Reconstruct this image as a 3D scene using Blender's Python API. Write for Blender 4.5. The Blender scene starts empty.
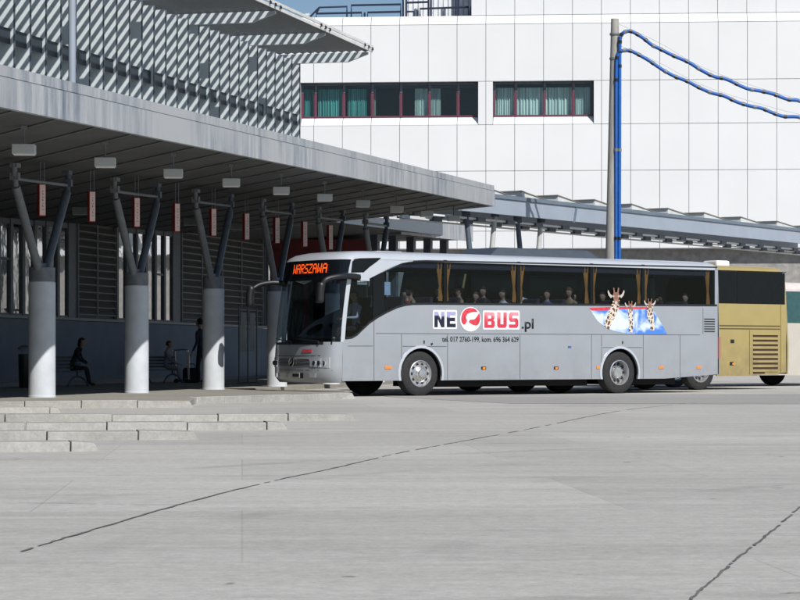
import bpy, bmesh, math, random
from mathutils import Vector, Matrix, Euler
random.seed(7)
R = math.radians
scene = bpy.context.scene
col = scene.collection
F = 2259.0; HZ = 356.0; CH = 0.93          # focal length (800 px frame), horizon row, camera height

# ------------------------------------------------------------------ materials
def nodes(name):
    m = bpy.data.materials.new(name); m.use_nodes = True
    nt = m.node_tree
    return m, nt, nt.nodes['Principled BSDF']

def mat(name, c, rough=.6, metal=0.0, var=.08, scale=6.0, bump=0.0, bscale=40.0, streak=0.0, coat=0.0, spec=.5):
    m, nt, b = nodes(name)
    b.inputs['Roughness'].default_value = rough
    b.inputs['Metallic'].default_value = metal
    b.inputs['Coat Weight'].default_value = coat
    b.inputs['Specular IOR Level'].default_value = spec
    tc = nt.nodes.new('ShaderNodeTexCoord')
    n = nt.nodes.new('ShaderNodeTexNoise'); n.inputs['Scale'].default_value = scale; n.inputs['Detail'].default_value = 6
    mp = nt.nodes.new('ShaderNodeMapping')
    if streak: mp.inputs['Scale'].default_value = (1, 1, 1.0/streak)
    nt.links.new(tc.outputs['Object'], mp.inputs[0]); nt.links.new(mp.outputs[0], n.inputs['Vector'])
    r = nt.nodes.new('ShaderNodeValToRGB')
    r.color_ramp.elements[0].position = .3; r.color_ramp.elements[1].position = .7
    r.color_ramp.elements[0].color = (*[x*(1-var) for x in c], 1)
    r.color_ramp.elements[1].color = (*[min(1, x*(1+var)) for x in c], 1)
    nt.links.new(n.outputs['Fac'], r.inputs[0]); nt.links.new(r.outputs[0], b.inputs['Base Color'])
    if bump:
        n2 = nt.nodes.new('ShaderNodeTexNoise'); n2.inputs['Scale'].default_value = bscale; n2.inputs['Detail'].default_value = 4
        nt.links.new(mp.outputs[0], n2.inputs['Vector'])
        bp = nt.nodes.new('ShaderNodeBump'); bp.inputs['Strength'].default_value = bump; bp.inputs['Distance'].default_value = .02
        nt.links.new(n2.outputs['Fac'], bp.inputs['Height']); nt.links.new(bp.outputs[0], b.inputs['Normal'])
    return m

def glass(name, tint, refl=1.0, rough=.02, wav=0.0):
    m, nt, b = nodes(name)
    nt.nodes.remove(b)
    out = nt.nodes['Material Output']
    tr = nt.nodes.new('ShaderNodeBsdfTransparent'); tr.inputs[0].default_value = (*tint, 1)
    gl = nt.nodes.new('ShaderNodeBsdfGlossy'); gl.inputs['Roughness'].default_value = rough
    fr = nt.nodes.new('ShaderNodeFresnel'); ge = nt.nodes.new('ShaderNodeNewGeometry'); mr = nt.nodes.new('ShaderNodeMapRange'); mr.inputs['To Min'].default_value = 1.5; mr.inputs['To Max'].default_value = 1/1.5
    nt.links.new(ge.outputs['Backfacing'], mr.inputs[0]); nt.links.new(mr.outputs[0], fr.inputs[0])
    mu = nt.nodes.new('ShaderNodeMath'); mu.operation = 'MULTIPLY'; mu.inputs[1].default_value = refl; mu.use_clamp = True
    mx = nt.nodes.new('ShaderNodeMixShader')
    nt.links.new(fr.outputs[0], mu.inputs[0]); nt.links.new(mu.outputs[0], mx.inputs[0])
    nt.links.new(tr.outputs[0], mx.inputs[1]); nt.links.new(gl.outputs[0], mx.inputs[2])
    nt.links.new(mx.outputs[0], out.inputs[0])
    if wav:
        n2 = nt.nodes.new('ShaderNodeTexNoise'); n2.inputs['Scale'].default_value = 1.6
        tc = nt.nodes.new('ShaderNodeTexCoord'); nt.links.new(tc.outputs['Object'], n2.inputs['Vector'])
        bp = nt.nodes.new('ShaderNodeBump'); bp.inputs['Strength'].default_value = wav; bp.inputs['Distance'].default_value = .05
        nt.links.new(n2.outputs['Fac'], bp.inputs['Height']); nt.links.new(bp.outputs[0], gl.inputs['Normal'])
    return m

M = {}
M['silver'] = mat('silver_paint', (.37, .395, .43), .30, .25, .05, 1.3, coat=.5)
def dirty(m, z0, z1, c, amt):       # road dust along the skirt
    nt = m.node_tree; b = nt.nodes['Principled BSDF']; src = b.inputs['Base Color'].links[0].from_socket
    tc = nt.nodes.new('ShaderNodeTexCoord'); sp = nt.nodes.new('ShaderNodeSeparateXYZ'); nt.links.new(tc.outputs['Object'], sp.inputs[0])
    r = nt.nodes.new('ShaderNodeMapRange'); r.inputs['From Min'].default_value = z1; r.inputs['From Max'].default_value = z0; nt.links.new(sp.outputs['Z'], r.inputs[0])
    n = nt.nodes.new('ShaderNodeTexNoise'); n.inputs['Scale'].default_value = 2.2; n.inputs['Detail'].default_value = 9; n.inputs['Roughness'].default_value = .7; nt.links.new(tc.outputs['Object'], n.inputs['Vector'])
    q = nt.nodes.new('ShaderNodeMapRange'); q.inputs['From Min'].default_value = .35; q.inputs['From Max'].default_value = .7; q.inputs['To Max'].default_value = amt; nt.links.new(n.outputs['Fac'], q.inputs[0])
    mu = nt.nodes.new('ShaderNodeMath'); mu.operation = 'MULTIPLY'; nt.links.new(r.outputs[0], mu.inputs[0]); nt.links.new(q.outputs[0], mu.inputs[1])
    x = nt.nodes.new('ShaderNodeMix'); x.data_type = 'RGBA'; x.inputs[7].default_value = (*c, 1); nt.links.new(mu.outputs[0], x.inputs[0]); nt.links.new(src, x.inputs[6]); nt.links.new(x.outputs[2], b.inputs['Base Color'])
dirty(M["silver"], .3, 1.2, (.22, .205, .18), .42)
M['silversunlit'] = mat('light_silver_sunlit', (.53, .565, .61), .28, .2, .03, 2.5, coat=.4)  # sunlight on roof and cantrail put into the colour; also pale pillars, arches
M['gold'] = mat('gold_paint', (.40, .315, .125), .4, .12, .05, 2.0, coat=.3)
dirty(M['gold'], .3, 1.6, (.16, .13, .08), .8)
M['beige'] = mat('beige_paint', (.50, .46, .40), .5, 0, .05, 2.0)
M['black'] = mat('black_plastic', (.012, .013, .015), .45, 0, .2)
M['blackgloss'] = mat('black_gloss_panel', (.006, .008, .011), .10, 0, .1, spec=.22)
M['rubber'] = mat('tyre_rubber', (.022, .022, .023), .85, 0, .25, 14)
M['rim'] = mat('rim_aluminium', (.62, .62, .62), .28, .8, .1, 10)
M['dark'] = mat('dark_void', (.012, .012, .013), .9, 0, .2)
M['seatfab'] = mat('seat_fabric', (.05, .04, .06), .95, 0, .3, 20)
M['curtain'] = mat('orange_curtain', (.55, .24, .06), .9, 0, .25, 12, streak=6)
M['orange'] = mat('orange_lens', (.8, .25, .03), .3)
M['redlens'] = mat('red_lens', (.62, .03, .03), .25)
M['chrome'] = mat('chrome', (.75, .75, .75), .15, 1, .03)
M['lens'] = mat('clear_lens', (.75, .77, .8), .08, .6, .1, 30)
M['white'] = mat('white_marking', (.8, .8, .8), .5, 0, .03)
M['navy'] = mat('navy_lettering', (.02, .022, .05), .45)
M['redtext'] = mat('red_lettering', (.62, .05, .07), .45, 0, .25, 9)
M['blacktext'] = mat('black_lettering', (.012, .012, .014), .5)
M['busglass'] = glass('bus_window_glass', (.66, .71, .75), .38)
M['windscreen'] = glass('windscreen_glass', (.66, .72, .73), .8)
M['goldglass'] = glass('dark_coach_glass', (.05, .06, .07), 1.0)
M['mirrorglass'] = glass('terminal_glazing', (.10, .12, .13), 5.0, .03, .05)
M['officeglass'] = glass('office_glazing', (.80, .90, .90), 1.6, .02, .1)
M['tealglass'] = mat('teal_van_glass', (.03, .09, .10), .05, 0, .1)
M['whitepanel'] = mat('white_cladding', (.715, .72, .725), .45, 0, .035, .22)
M['seam'] = mat('panel_gap', (.22, .22, .23), .9)
M['mullion'] = mat('maroon_mullion', (.13, .035, .06), .5)
M['curtainteal'] = mat('teal_curtain', (.08, .30, .29), .9, 0, .35, 5, streak=30)
M['curtaingrey'] = mat('pale_vertical_blind', (.50, .60, .59), .9, 0, .25, 9, streak=30)
M['intdark'] = mat('office_interior', (.05, .055, .055), .9)
M['conc'] = mat('raw_concrete', (.30, .29, .275), .9, 0, .25, 3, .3)
M['colpaint'] = mat('painted_concrete_column', (.57, .60, .635), .75, 0, .10, 2.5, .12, 25)
M['steel'] = mat('grey_painted_steel', (.17, .185, .20), .55, 0, .15, 7)
M['steeldk'] = mat('dark_blue_steel', (.085, .11, .14), .5, 0, .15, 7)
M['fascia'] = None
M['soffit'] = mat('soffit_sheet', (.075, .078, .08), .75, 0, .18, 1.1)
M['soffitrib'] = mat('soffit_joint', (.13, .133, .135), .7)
M['lampbox'] = mat('lamp_housing', (.50, .51, .50), .6)
M['signpink'] = mat('pale_pink_sign_face', (.88, .66, .63), .55, 0, .1)
M['signred'] = mat('dark_red_sign_side', (.50, .03, .03), .5, 0, .1)
M['bluewall'] = mat('blue_grey_wall', (.17, .215, .275), .8, 0, .08, 1.5, .1)
M['sill'] = mat('grey_sill', (.36, .38, .40), .7)
M['louvre'] = mat('louvre_grey', (.075, .078, .08), .6)
M['louvreedge'] = mat('louvre_edge_grey', (.24, .25, .26), .6)
M['fin'] = mat('pale_blue_fin', (.62, .68, .70), .6, 0, .06, 1.5)
M['finglass'] = mat('dark_teal_glazing', (.03, .05, .06), .12, 0, .2)
M['roofmetal'] = mat('roof_edge_metal', (.62, .62, .60), .5, 0, .12, 2)
M['redboard'] = mat('dark_red_cladding', (.12, .012, .016), .6, 0, .1)
M['pole'] = mat('weathered_pole', (.36, .345, .315), .85, 0, .22, 5, .3, 30, streak=5)
M['bluepipe'] = mat('blue_hose', (.012, .105, .40), .5, 0, .12, 8)
M['ribbon'] = mat('blue_grey_beam', (.30, .345, .41), .55, 0, .05, 1)
M['ribbondk'] = mat('blue_grey_cap', (.13, .17, .215), .55, 0, .1, 1)
M['skin'] = mat('skin', (.42, .25, .18), .6, 0, .08)
M['hairdk'] = mat('dark_hair', (.012, .010, .010), .7)
M['hairbr'] = mat('brown_hair', (.09, .05, .03), .7)
M['clothdk'] = mat('dark_cloth', (.02, .021, .026), .9, 0, .2, 12)
M['clothjean'] = mat('denim_cloth', (.035, .045, .075), .9, 0, .2, 12)
M['clothgrey'] = mat('grey_cloth', (.25, .25, .26), .9, 0, .15, 12)
M['clothwhite'] = mat('white_shirt', (.62, .65, .70), .9, 0, .08, 12)
M['clothblue'] = mat('blue_cloth', (.06, .13, .32), .9, 0, .15, 12)
M['clothred'] = mat('red_cloth', (.32, .05, .05), .9, 0, .15, 12)
M['clothtan'] = mat('tan_cloth', (.36, .25, .15), .9, 0, .15, 12)
M['notice'] = mat('pale_blue_notice', (.55, .68, .82), .6)
M['platepl'] = mat('number_plate', (.38, .38, .37), .5)
M['railblue'] = mat('dark_blue_railing', (.02, .03, .06), .5)
M['screen'] = mat('ribbed_grey_screen', (.78, .80, .82), .6, 0, .1, 4)

m, nt, b = nodes('weathered_metal_fascia')       # vertical streaks of dirt
b.inputs['Roughness'].default_value = .55; b.inputs['Metallic'].default_value = .1
tc = nt.nodes.new('ShaderNodeTexCoord'); mp = nt.nodes.new('ShaderNodeMapping'); mp.inputs['Scale'].default_value = (1, 1, .12)
n1 = nt.nodes.new('ShaderNodeTexNoise'); n1.inputs['Scale'].default_value = 3.2; n1.inputs['Detail'].default_value = 8; n1.inputs['Roughness'].default_value = .7
n2 = nt.nodes.new('ShaderNodeTexNoise'); n2.inputs['Scale'].default_value = .35; n2.inputs['Detail'].default_value = 5
r1 = nt.nodes.new('ShaderNodeValToRGB'); r1.color_ramp.elements[0].position = .33; r1.color_ramp.elements[1].position = .62
r1.color_ramp.elements[0].color = (.13, .165, .21, 1); r1.color_ramp.elements[1].color = (.46, .475, .49, 1)
r2 = nt.nodes.new('ShaderNodeValToRGB'); r2.color_ramp.elements[0].position = .4; r2.color_ramp.elements[1].position = .62
mx = nt.nodes.new('ShaderNodeMix'); mx.data_type = 'RGBA'; mx.inputs[7].default_value = (.40, .41, .42, 1)
nt.links.new(tc.outputs['Object'], mp.inputs[0]); nt.links.new(mp.outputs[0], n1.inputs['Vector']); nt.links.new(tc.outputs['Object'], n2.inputs['Vector'])
nt.links.new(n1.outputs['Fac'], r1.inputs[0]); nt.links.new(n2.outputs['Fac'], r2.inputs[0])
nt.links.new(r2.outputs[0], mx.inputs[0]); nt.links.new(r1.outputs[0], mx.inputs[6]); nt.links.new(mx.outputs[2], b.inputs['Base Color'])
M['fascia'] = m

def ground_mat(name, c1, c2, stain, slab=True):
    m, nt, b = nodes(name)
    b.inputs['Roughness'].default_value = .92; b.inputs['Specular IOR Level'].default_value = .25
    tc = nt.nodes.new('ShaderNodeTexCoord')
    def noise(s, d=6, rg=.6, sc=(1, 1, 1)):
        mp = nt.nodes.new('ShaderNodeMapping'); mp.inputs['Scale'].default_value = sc
        nt.links.new(tc.outputs['Object'], mp.inputs[0])
        n = nt.nodes.new('ShaderNodeTexNoise'); n.inputs['Scale'].default_value = s; n.inputs['Detail'].default_value = d; n.inputs['Roughness'].default_value = rg
        nt.links.new(mp.outputs[0], n.inputs['Vector']); return n
    def ramp(n, a, bb, ca=(0, 0, 0, 1), cb=(1, 1, 1, 1)):
        r = nt.nodes.new('ShaderNodeValToRGB'); r.color_ramp.elements[0].position = a; r.color_ramp.elements[1].position = bb
        r.color_ramp.elements[0].color = ca; r.color_ramp.elements[1].color = cb
        nt.links.new(n.outputs[0], r.inputs[0]); return r
    def mixc(f, a, bcol, fac=None, mode='MIX'):
        x = nt.nodes.new('ShaderNodeMix'); x.data_type = 'RGBA'; x.blend_type = mode
        if f is not None: nt.links.new(f.outputs[0], x.inputs[0])
        if fac is not None: x.inputs[0].default_value = fac
        nt.links.new(a, x.inputs[6])
        if isinstance(bcol, tuple): x.inputs[7].default_value = bcol
        else: nt.links.new(bcol, x.inputs[7])
        return x.outputs[2]
    base = ramp(noise(.22, 8, .65), .35, .65, (*c1, 1), (*c2, 1)).outputs[0]
    fine = ramp(noise(9, 4, .7), .3, .7, (.86, .86, .86, 1), (1.08, 1.08, 1.08, 1)).outputs[0]
    o = mixc(None, base, fine, 1.0, 'MULTIPLY')
    if slab:                       # cast slabs, each a slightly different tone
        br = nt.nodes.new('ShaderNodeTexBrick'); mp = nt.nodes.new('ShaderNodeMapping')
        mp.inputs['Rotation'].default_value = (0, 0, R(-4)); nt.links.new(tc.outputs['Object'], mp.inputs[0]); nt.links.new(mp.outputs[0], br.inputs['Vector'])
        br.inputs['Scale'].default_value = 1; br.inputs['Brick Width'].default_value = 3.6; br.inputs['Row Height'].default_value = 3.4
        br.inputs['Mortar Size'].default_value = .006; br.inputs['Bias'].default_value = 0; br.offset = .35
        br.inputs['Color1'].default_value = (.93, .93, .92, 1); br.inputs['Color2'].default_value = (1.05, 1.05, 1.04, 1); br.inputs['Mortar'].default_value = (.84, .83, .81, 1)
        o = mixc(None, o, br.outputs['Color'], 1.0, 'MULTIPLY')
        fa = ramp(noise(.9, 7, .75, (.35, 1, 1)), .56, .70); o = mixc(fa, o, (*stain, 1))
        sp = ramp(noise(4.1, 3, .5, (.6, 1, 1)), .735, .77); o = mixc(sp, o, tuple(x*.45 for x in stain)+(1,))
        sp2 = ramp(noise(.55, 6, .7, (.3, 2.2, 1)), .60, .68, (0,0,0,1), (.55,.55,.55,1)); o = mixc(sp2, o, (c2[0]*1.15, c2[1]*1.15, c2[2]*1.15, 1))
    st1 = ramp(noise(1.5, 10, .72, (.12, 1, 1)), .34, .66, (.885, .88, .87, 1), (1.06, 1.06, 1.06, 1)).outputs[0]; o = mixc(None, o, st1, 1.0, 'MULTIPLY')
    st2 = ramp(noise(34, 3, .8), .35, .62, (.88, .88, .88, 1), (1.04, 1.04, 1.04, 1)).outputs[0]; o = mixc(None, o, st2, 1.0, 'MULTIPLY')
    if slab:
        wv = nt.nodes.new('ShaderNodeTexWave'); wv.wave_type = 'RINGS'; wv.rings_direction = 'Z'; wv.inputs['Scale'].default_value = .19; wv.inputs['Distortion'].default_value = .5; wv.inputs['Detail'].default_value = 3
        mp = nt.nodes.new('ShaderNodeMapping'); mp.inputs['Location'].default_value = (-14, -8, 0); nt.links.new(tc.outputs['Object'], mp.inputs[0]); nt.links.new(mp.outputs[0], wv.inputs['Vector'])
        tr_ = ramp(wv, .93, .985); ms = ramp(noise(.35, 5, .6), .5, .66)
        ml = nt.nodes.new('ShaderNodeMath'); ml.operation = 'MULTIPLY'; nt.links.new(tr_.outputs[0], ml.inputs[0]); nt.links.new(ms.outputs[0], ml.inputs[1])
        m2 = nt.nodes.new('ShaderNodeMath'); m2.operation = 'MULTIPLY'; m2.inputs[1].default_value = .35; nt.links.new(ml.outputs[0], m2.inputs[0])
        o = mixc(m2, o, (*[x*.6 for x in stain], 1))
        dots = ramp(noise(3.3, 2, .4), .765, .79); o = mixc(dots, o, (*[x*.5 for x in stain], 1))
    nt.links.new(o, b.inputs['Base Color'])
    bp = nt.nodes.new('ShaderNodeBump'); bp.inputs['Strength'].default_value = .25; bp.inputs['Distance'].default_value = .01
    nt.links.new(noise(25, 4).outputs[0], bp.inputs['Height']); nt.links.new(bp.outputs[0], b.inputs['Normal'])
    return m
M['ground'] = ground_mat('concrete_paving', (.44, .427, .402), (.50, .487, .46), (.345, .332, .31))
M['platform'] = ground_mat('platform_paving', (.285, .272, .235), (.335, .32, .28), (.2, .19, .17), False)
M['kerb'] = ground_mat('kerb_concrete', (.29, .283, .26), (.45, .44, .41), (.2, .19, .18), False)
M['joint'] = mat('tar_joint', (.13, .127, .12), .9, 0, .35, 4)
M['asphalt'] = ground_mat('worn_lane', (.34, .33, .315), (.385, .375, .355), (.2, .2, .19), False)

# ------------------------------------------------------------------ mesh helpers
class MB:
    def __init__(s): s.v = []; s.f = []; s.mi = []; s.cur = 0; s.parts = []
    def add(s, vs, fs):
        s.parts.append((list(vs), list(fs))); o = len(s.v); s.v += [tuple(v) for v in vs]
        for f in fs: s.f.append([i+o for i in f]); s.mi.append(s.cur)
        return s
    def box(s, a, b, mtx=None):
        x0, y0, z0 = a; x1, y1, z1 = b
        vs = [Vector(p) for p in ((x0,y0,z0),(x1,y0,z0),(x1,y1,z0),(x0,y1,z0),(x0,y0,z1),(x1,y0,z1),(x1,y1,z1),(x0,y1,z1))]
        if mtx: vs = [mtx @ v for v in vs]
        return s.add(vs, [(3,2,1,0),(4,5,6,7),(0,1,5,4),(1,2,6,5),(2,3,7,6),(3,0,4,7)])
    def hexa(s, lo, hi):       # 4 lower + 4 upper points
        return s.add(list(lo)+list(hi), [(3,2,1,0),(4,5,6,7),(0,1,5,4),(1,2,6,5),(2,3,7,6),(3,0,4,7)])
    def tube(s, pts, r, n=10, caps=True):
        pts = [Vector(p) for p in pts]; rs = r if isinstance(r, (list, tuple)) else [r]*len(pts)
        vs = []; up = None
        for i, p in enumerate(pts):
            t = (pts[min(i+1, len(pts)-1)]-pts[max(i-1, 0)]).normalized()
            if up is None: up = t.orthogonal().normalized()
            up = (up-t*up.dot(t)).normalized(); w = t.cross(up)
            for k in range(n):
                a = 2*math.pi*k/n; vs.append(p+(up*math.cos(a)+w*math.sin(a))*rs[i])
        fs = [(i*n+k, i*n+(k+1) % n, (i+1)*n+(k+1) % n, (i+1)*n+k) for i in range(len(pts)-1) for k in range(n)]
        if caps: fs += [tuple(range(n-1, -1, -1)), tuple((len(pts)-1)*n+k for k in range(n))]
        return s.add(vs, fs)
    def lathe(s, prof, c, n=32, axis='y', cap=True):       # prof = [(r, h)]
        vs = []; L = len(prof)
        for r, h in prof:
            for k in range(n):
                a = 2*math.pi*k/n
                if axis == 'y': vs.append((c[0]+r*math.cos(a), c[1]+h, c[2]+r*math.sin(a)))
                else: vs.append((c[0]+r*math.cos(a), c[1]+r*math.sin(a), c[2]+h))
        fs = [(i*n+k, i*n+(k+1) % n, (i+1)*n+(k+1) % n, (i+1)*n+k) for i in range(L-1) for k in range(n)]
        if cap: fs += [tuple(range(n-1, -1, -1))]
        fs += [tuple((L-1)*n+k for k in range(n))]
        return s.add(vs, fs)
    def prism(s, pts, y0, y1):     # polygon in x,z extruded along y
        n = len(pts)
        vs = [(p[0], y0, p[1]) for p in pts]+[(p[0], y1, p[1]) for p in pts]
        return s.add(vs, [tuple(range(n)), tuple(range(2*n-1, n-1, -1))]+[(i, i+n, (i+1) % n+n, (i+1) % n) for i in range(n)])
    def prismz(s, pts, z0, z1):
        n = len(pts)
        vs = [(p[0], p[1], z0) for p in pts]+[(p[0], p[1], z1) for p in pts]
        return s.add(vs, [tuple(range(n-1, -1, -1)), tuple(range(n, 2*n))]+[(i, (i+1) % n, (i+1) % n+n, i+n) for i in range(n)])
    def each(s, name, m, parent=None, **k):
        for vs, fs in s.parts:
            q = MB(); q.add(vs, fs); q.build(name, m, parent, **k)
    def build(s, name, m, parent=None, smooth=None, bevel=0, fix=True):
        me = bpy.data.meshes.new(name); me.from_pydata(s.v, [], s.f)
        ms = m if isinstance(m, list) else [m]
        for q in ms: me.materials.append(q)
        for p, i in zip(me.polygons, s.mi): p.material_index = i
        if fix:
            bm = bmesh.new(); bm.from_mesh(me)
            if smooth is not None: bmesh.ops.remove_doubles(bm, verts=bm.verts, dist=.0004)
            bmesh.ops.recalc_face_normals(bm, faces=bm.faces); bm.to_mesh(me); bm.free()
        o = bpy.data.objects.new(name, me); col.objects.link(o)
        if parent: o.parent = parent
        if smooth is not None:
            for p in me.polygons: p.use_smooth = True
            me.set_sharp_from_angle(angle=R(smooth))
        if bevel:
            md = o.modifiers.new('bevel', 'BEVEL'); md.width = bevel; md.segments = 2; md.limit_method = 'ANGLE'; md.angle_limit = R(40)
        return o

def tag(o, label=None, cat=None, group=None, kind=None):
    if label: o['label'] = label
    if cat: o['category'] = cat
    if group: o['group'] = group
    if kind: o['kind'] = kind
    return o
def thing(name, label, cat, loc=(0, 0, 0), rz=0, group=None):
    o = bpy.data.objects.new(name, None); col.objects.link(o); o.empty_display_size = .3
    o.location = loc; o.rotation_euler = (0, 0, rz)
    return tag(o, label, cat, group)
def copytree(o, parent=None):
    c = o.copy(); col.objects.link(c); c.parent = parent
    for ch in list(o.children): copytree(ch, c)
    return c
def catmull(P, n=8):
    P = [Vector(p) for p in P]; Q = [P[0]*2-P[1]]+P+[P[-1]*2-P[-2]]; out = []
    for i in range(1, len(Q)-2):
        for k in range(n):
            t = k/n; a, b, c, d = Q[i-1], Q[i], Q[i+1], Q[i+2]
            out.append(.5*((2*b)+(c-a)*t+(2*a-5*b+4*c-d)*t*t+(3*b-a-3*c+d)*t**3))
    out.append(P[-1]); return out
def textmesh(s, size, ext=.003, offset=0.0, align='LEFT', sx=1.0):
    cu = bpy.data.curves.new('lettering', 'FONT'); cu.body = s; cu.size = size; cu.extrude = ext; cu.offset = offset; cu.align_x = align
    o = bpy.data.objects.new('lettering', cu); col.objects.link(o)
    bpy.context.view_layer.update()
    me = bpy.data.meshes.new_from_object(o.evaluated_get(bpy.context.evaluated_depsgraph_get()))
    bpy.data.objects.remove(o); bpy.data.curves.remove(cu)
    xs = [v.co.x for v in me.vertices]; ys = [v.co.y for v in me.vertices]
    return me, (min(xs), max(xs), min(ys), max(ys))
def place_text(name, s, m, parent, x0, x1, z0, z1, y, ext=.002, offset=0.0, pad=0.0, ang=None):
    # text reading along +x, upright in z, facing -y, stretched into the box
    me, (a, b, c, d) = textmesh(s, 1.0, 0.0, offset)
    for v in me.vertices:
        X = x0-pad+(v.co.x-a)/(b-a)*(x1-x0+2*pad); Z = z0-pad+(v.co.y-c)/(d-c)*(z1-z0+2*pad)
        v.co = (X, y, Z)
    bm = bmesh.new(); bm.from_mesh(me)
    r = bmesh.ops.extrude_face_region(bm, geom=list(bm.faces))
    bmesh.ops.translate(bm, verts=[e for e in r['geom'] if isinstance(e, bmesh.types.BMVert)], vec=(0, -ext, 0))
    bmesh.ops.recalc_face_normals(bm, faces=bm.faces); bm.to_mesh(me); bm.free()
    me.materials.clear(); me.materials.append(m); me.name = name
    o = bpy.data.objects.new(name, me); col.objects.link(o); o.parent = parent
    return o

# ------------------------------------------------------------------ ground
g = MB(); g.add([(-900, -60, 0), (900, -60, 0), (900, 1500, 0), (-900, 1500, 0)], [(0, 1, 2, 3)])
tag(g.build('ground', M['ground']), kind='structure')
def gp(x, y, h=0.0):
    Y = (CH-h)*F/(y-HZ); return Vector(((x-400)*Y/F, Y, h))
def strip(pts, w, z, name, m):
    P = catmull([gp(*p) for p in pts], 14); b = MB(); vs = []
    for i, p in enumerate(P):
        t = (P[min(i+1, len(P)-1)]-P[max(i-1, 0)]); t.z = 0; t.normalize(); nrm = Vector((-t.y, t.x, 0))
        ww = w*(.65+.7*random.random()); j = nrm*(random.random()-.5)*w*.9
        vs += [(p+nrm*ww/2+j).to_tuple(), (p-nrm*ww/2+j).to_tuple()]
    vs = [(v[0], v[1], z) for v in vs]
    b.add(vs, [(2*i, 2*i+1, 2*i+3, 2*i+2) for i in range(len(P)-1) if random.random() > .10])
    return tag(b.build(name, m), kind='structure')
strip([(20, 552), (100, 528), (190, 502), (270, 482), (340, 467), (400, 453), (470, 440), (540, 427), (620, 411), (700, 402)], .019, .004, 'ground_joint', M['joint'])
strip([(680, 610), (695, 596), (720, 574), (745, 553), (770, 533), (800, 508), (850, 470), (900, 440)], .014, .004, 'ground_joint', M['joint'])
strip([(-40, 502), (60, 503.5), (140, 505), (196, 505)], .010, .004, 'ground_joint', M['joint'])
strip([(480, 456.5), (560, 457), (640, 457.5)], .010, .004, 'ground_joint', M['joint'])
strip([(600, 447), (700, 447.5), (820, 448.5)], .010, .004, 'ground_joint', M['joint'])
strip([(780, 594), (860, 590)], .010, .004, 'ground_joint', M['joint'])
# darker worn lane where buses run
lane = MB(); lane.add([(2.2, 44, .004), (60, 40, .004), (60, 62, .004), (-.6, 54, .004), (-.2, 51, .004)], [(0, 1, 2, 3, 4)])
tag(lane.build('bus_lane', M['asphalt']), kind='structure')

# ------------------------------------------------------------------ terminal frame
C0 = Vector((-7.02, 44.3)); TD = Vector((.237, .9716)); RZT = math.atan2(TD.y, TD.x)
TI = Vector((-TD.y, TD.x))
def tof(px, off):         # along-distance t where the line at inward offset `off` crosses image column px
    a = (px-400)/F; P = C0+TI*off
    return (a*P.y-P.x)/(TD.x-a*TD.y)
def soff(t, y): return 4.97+.025*t-.08*(y+3.2)
PH = .12   # platform height

# platform and kerbs
def loc(t, y, z=0): p = C0+TD*t+TI*y; return (p.x, p.y, z)
plat = MB()
k4 = [gp(-60, 407.6), gp(190, 407), ]
def edge_pt(px, ypx): p = gp(px, ypx); return (p.x, p.y)
pl = [edge_pt(-120, 408.5), edge_pt(190, 407), edge_pt(196, 403.2), edge_pt(352, 398.3), edge_pt(344, 396.2)]
A = loc(60, 2.2); B = loc(60, 12); C_ = loc(-30, 12); D_ = loc(-30, 5)
pl += [loc(11, -.4)[:2], A[:2], B[:2], C_[:2], D_[:2]]
plat.prismz(pl, -.05, PH)
tag(plat.build('platform', M['platform'], bevel=.01), kind='structure')
# front kerb stones on the platform edge (joined stones 5 mm proud)
def kerb(p0, p1, w, h, name='kerb'):
    b = MB(); p0 = Vector(p0); p1 = Vector(p1); d = p1-p0; L = d.length; d.normalize(); nn = Vector((-d.y, d.x))
    s = 0.0
    while s < L-.05:
        e = min(s+random.choice((1.0, 1.0, 1.5)), L); j = random.uniform(-.012, .012); hh = h+random.uniform(-.008, .008)
        a = p0+d*s; c = p0+d*(e-.012)
        if L-e < .02:      # rounded sloping end stone
            b.hexa([(a.x, a.y+j, -.02), (c.x+.05, c.y+j, -.02), (c.x+nn.x*w+.05, c.y+nn.y*w+j, -.02), (a.x+nn.x*w, a.y+nn.y*w+j, -.02)],
                   [(a.x, a.y+j+.02, hh), (c.x-.03, c.y+j+.03, hh-.015), (c.x+nn.x*w-.03, c.y+nn.y*w+j-.03, hh-.015), (a.x+nn.x*w, a.y+nn.y*w+j, hh)])
        else:
            b.hexa([(a.x, a.y+j, -.02), (c.x, c.y+j, -.02), (c.x+nn.x*w, c.y+nn.y*w+j, -.02), (a.x+nn.x*w, a.y+nn.y*w+j, -.02)],
                   [(a.x, a.y+j+.02, hh), (c.x, c.y+j+.02, hh), (c.x+nn.x*w, c.y+nn.y*w+j, hh), (a.x+nn.x*w, a.y+nn.y*w+j, hh)])
        s = e
    o = b.build(name, M['kerb'], bevel=.012)
    return tag(o, kind='structure')
for (xa, ya, xb, yb, w) in ((-140, 453.4, 98, 451.3, .45), (-140, 442, 197, 439.8, .5), (-140, 432, 286, 429.8, .55), (-140, 422.5, 354, 420.8, .6),
                            (-140, 414.2, 60, 413.5, .5)):
    kerb(edge_pt(xa, ya), edge_pt(xb, yb), w, .10)
kerb(edge_pt(-120, 409.3), edge_pt(192, 407.6), .16, .135)
kerb(edge_pt(197, 404.2), edge_pt(354, 398.9), .18, .135)

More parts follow.
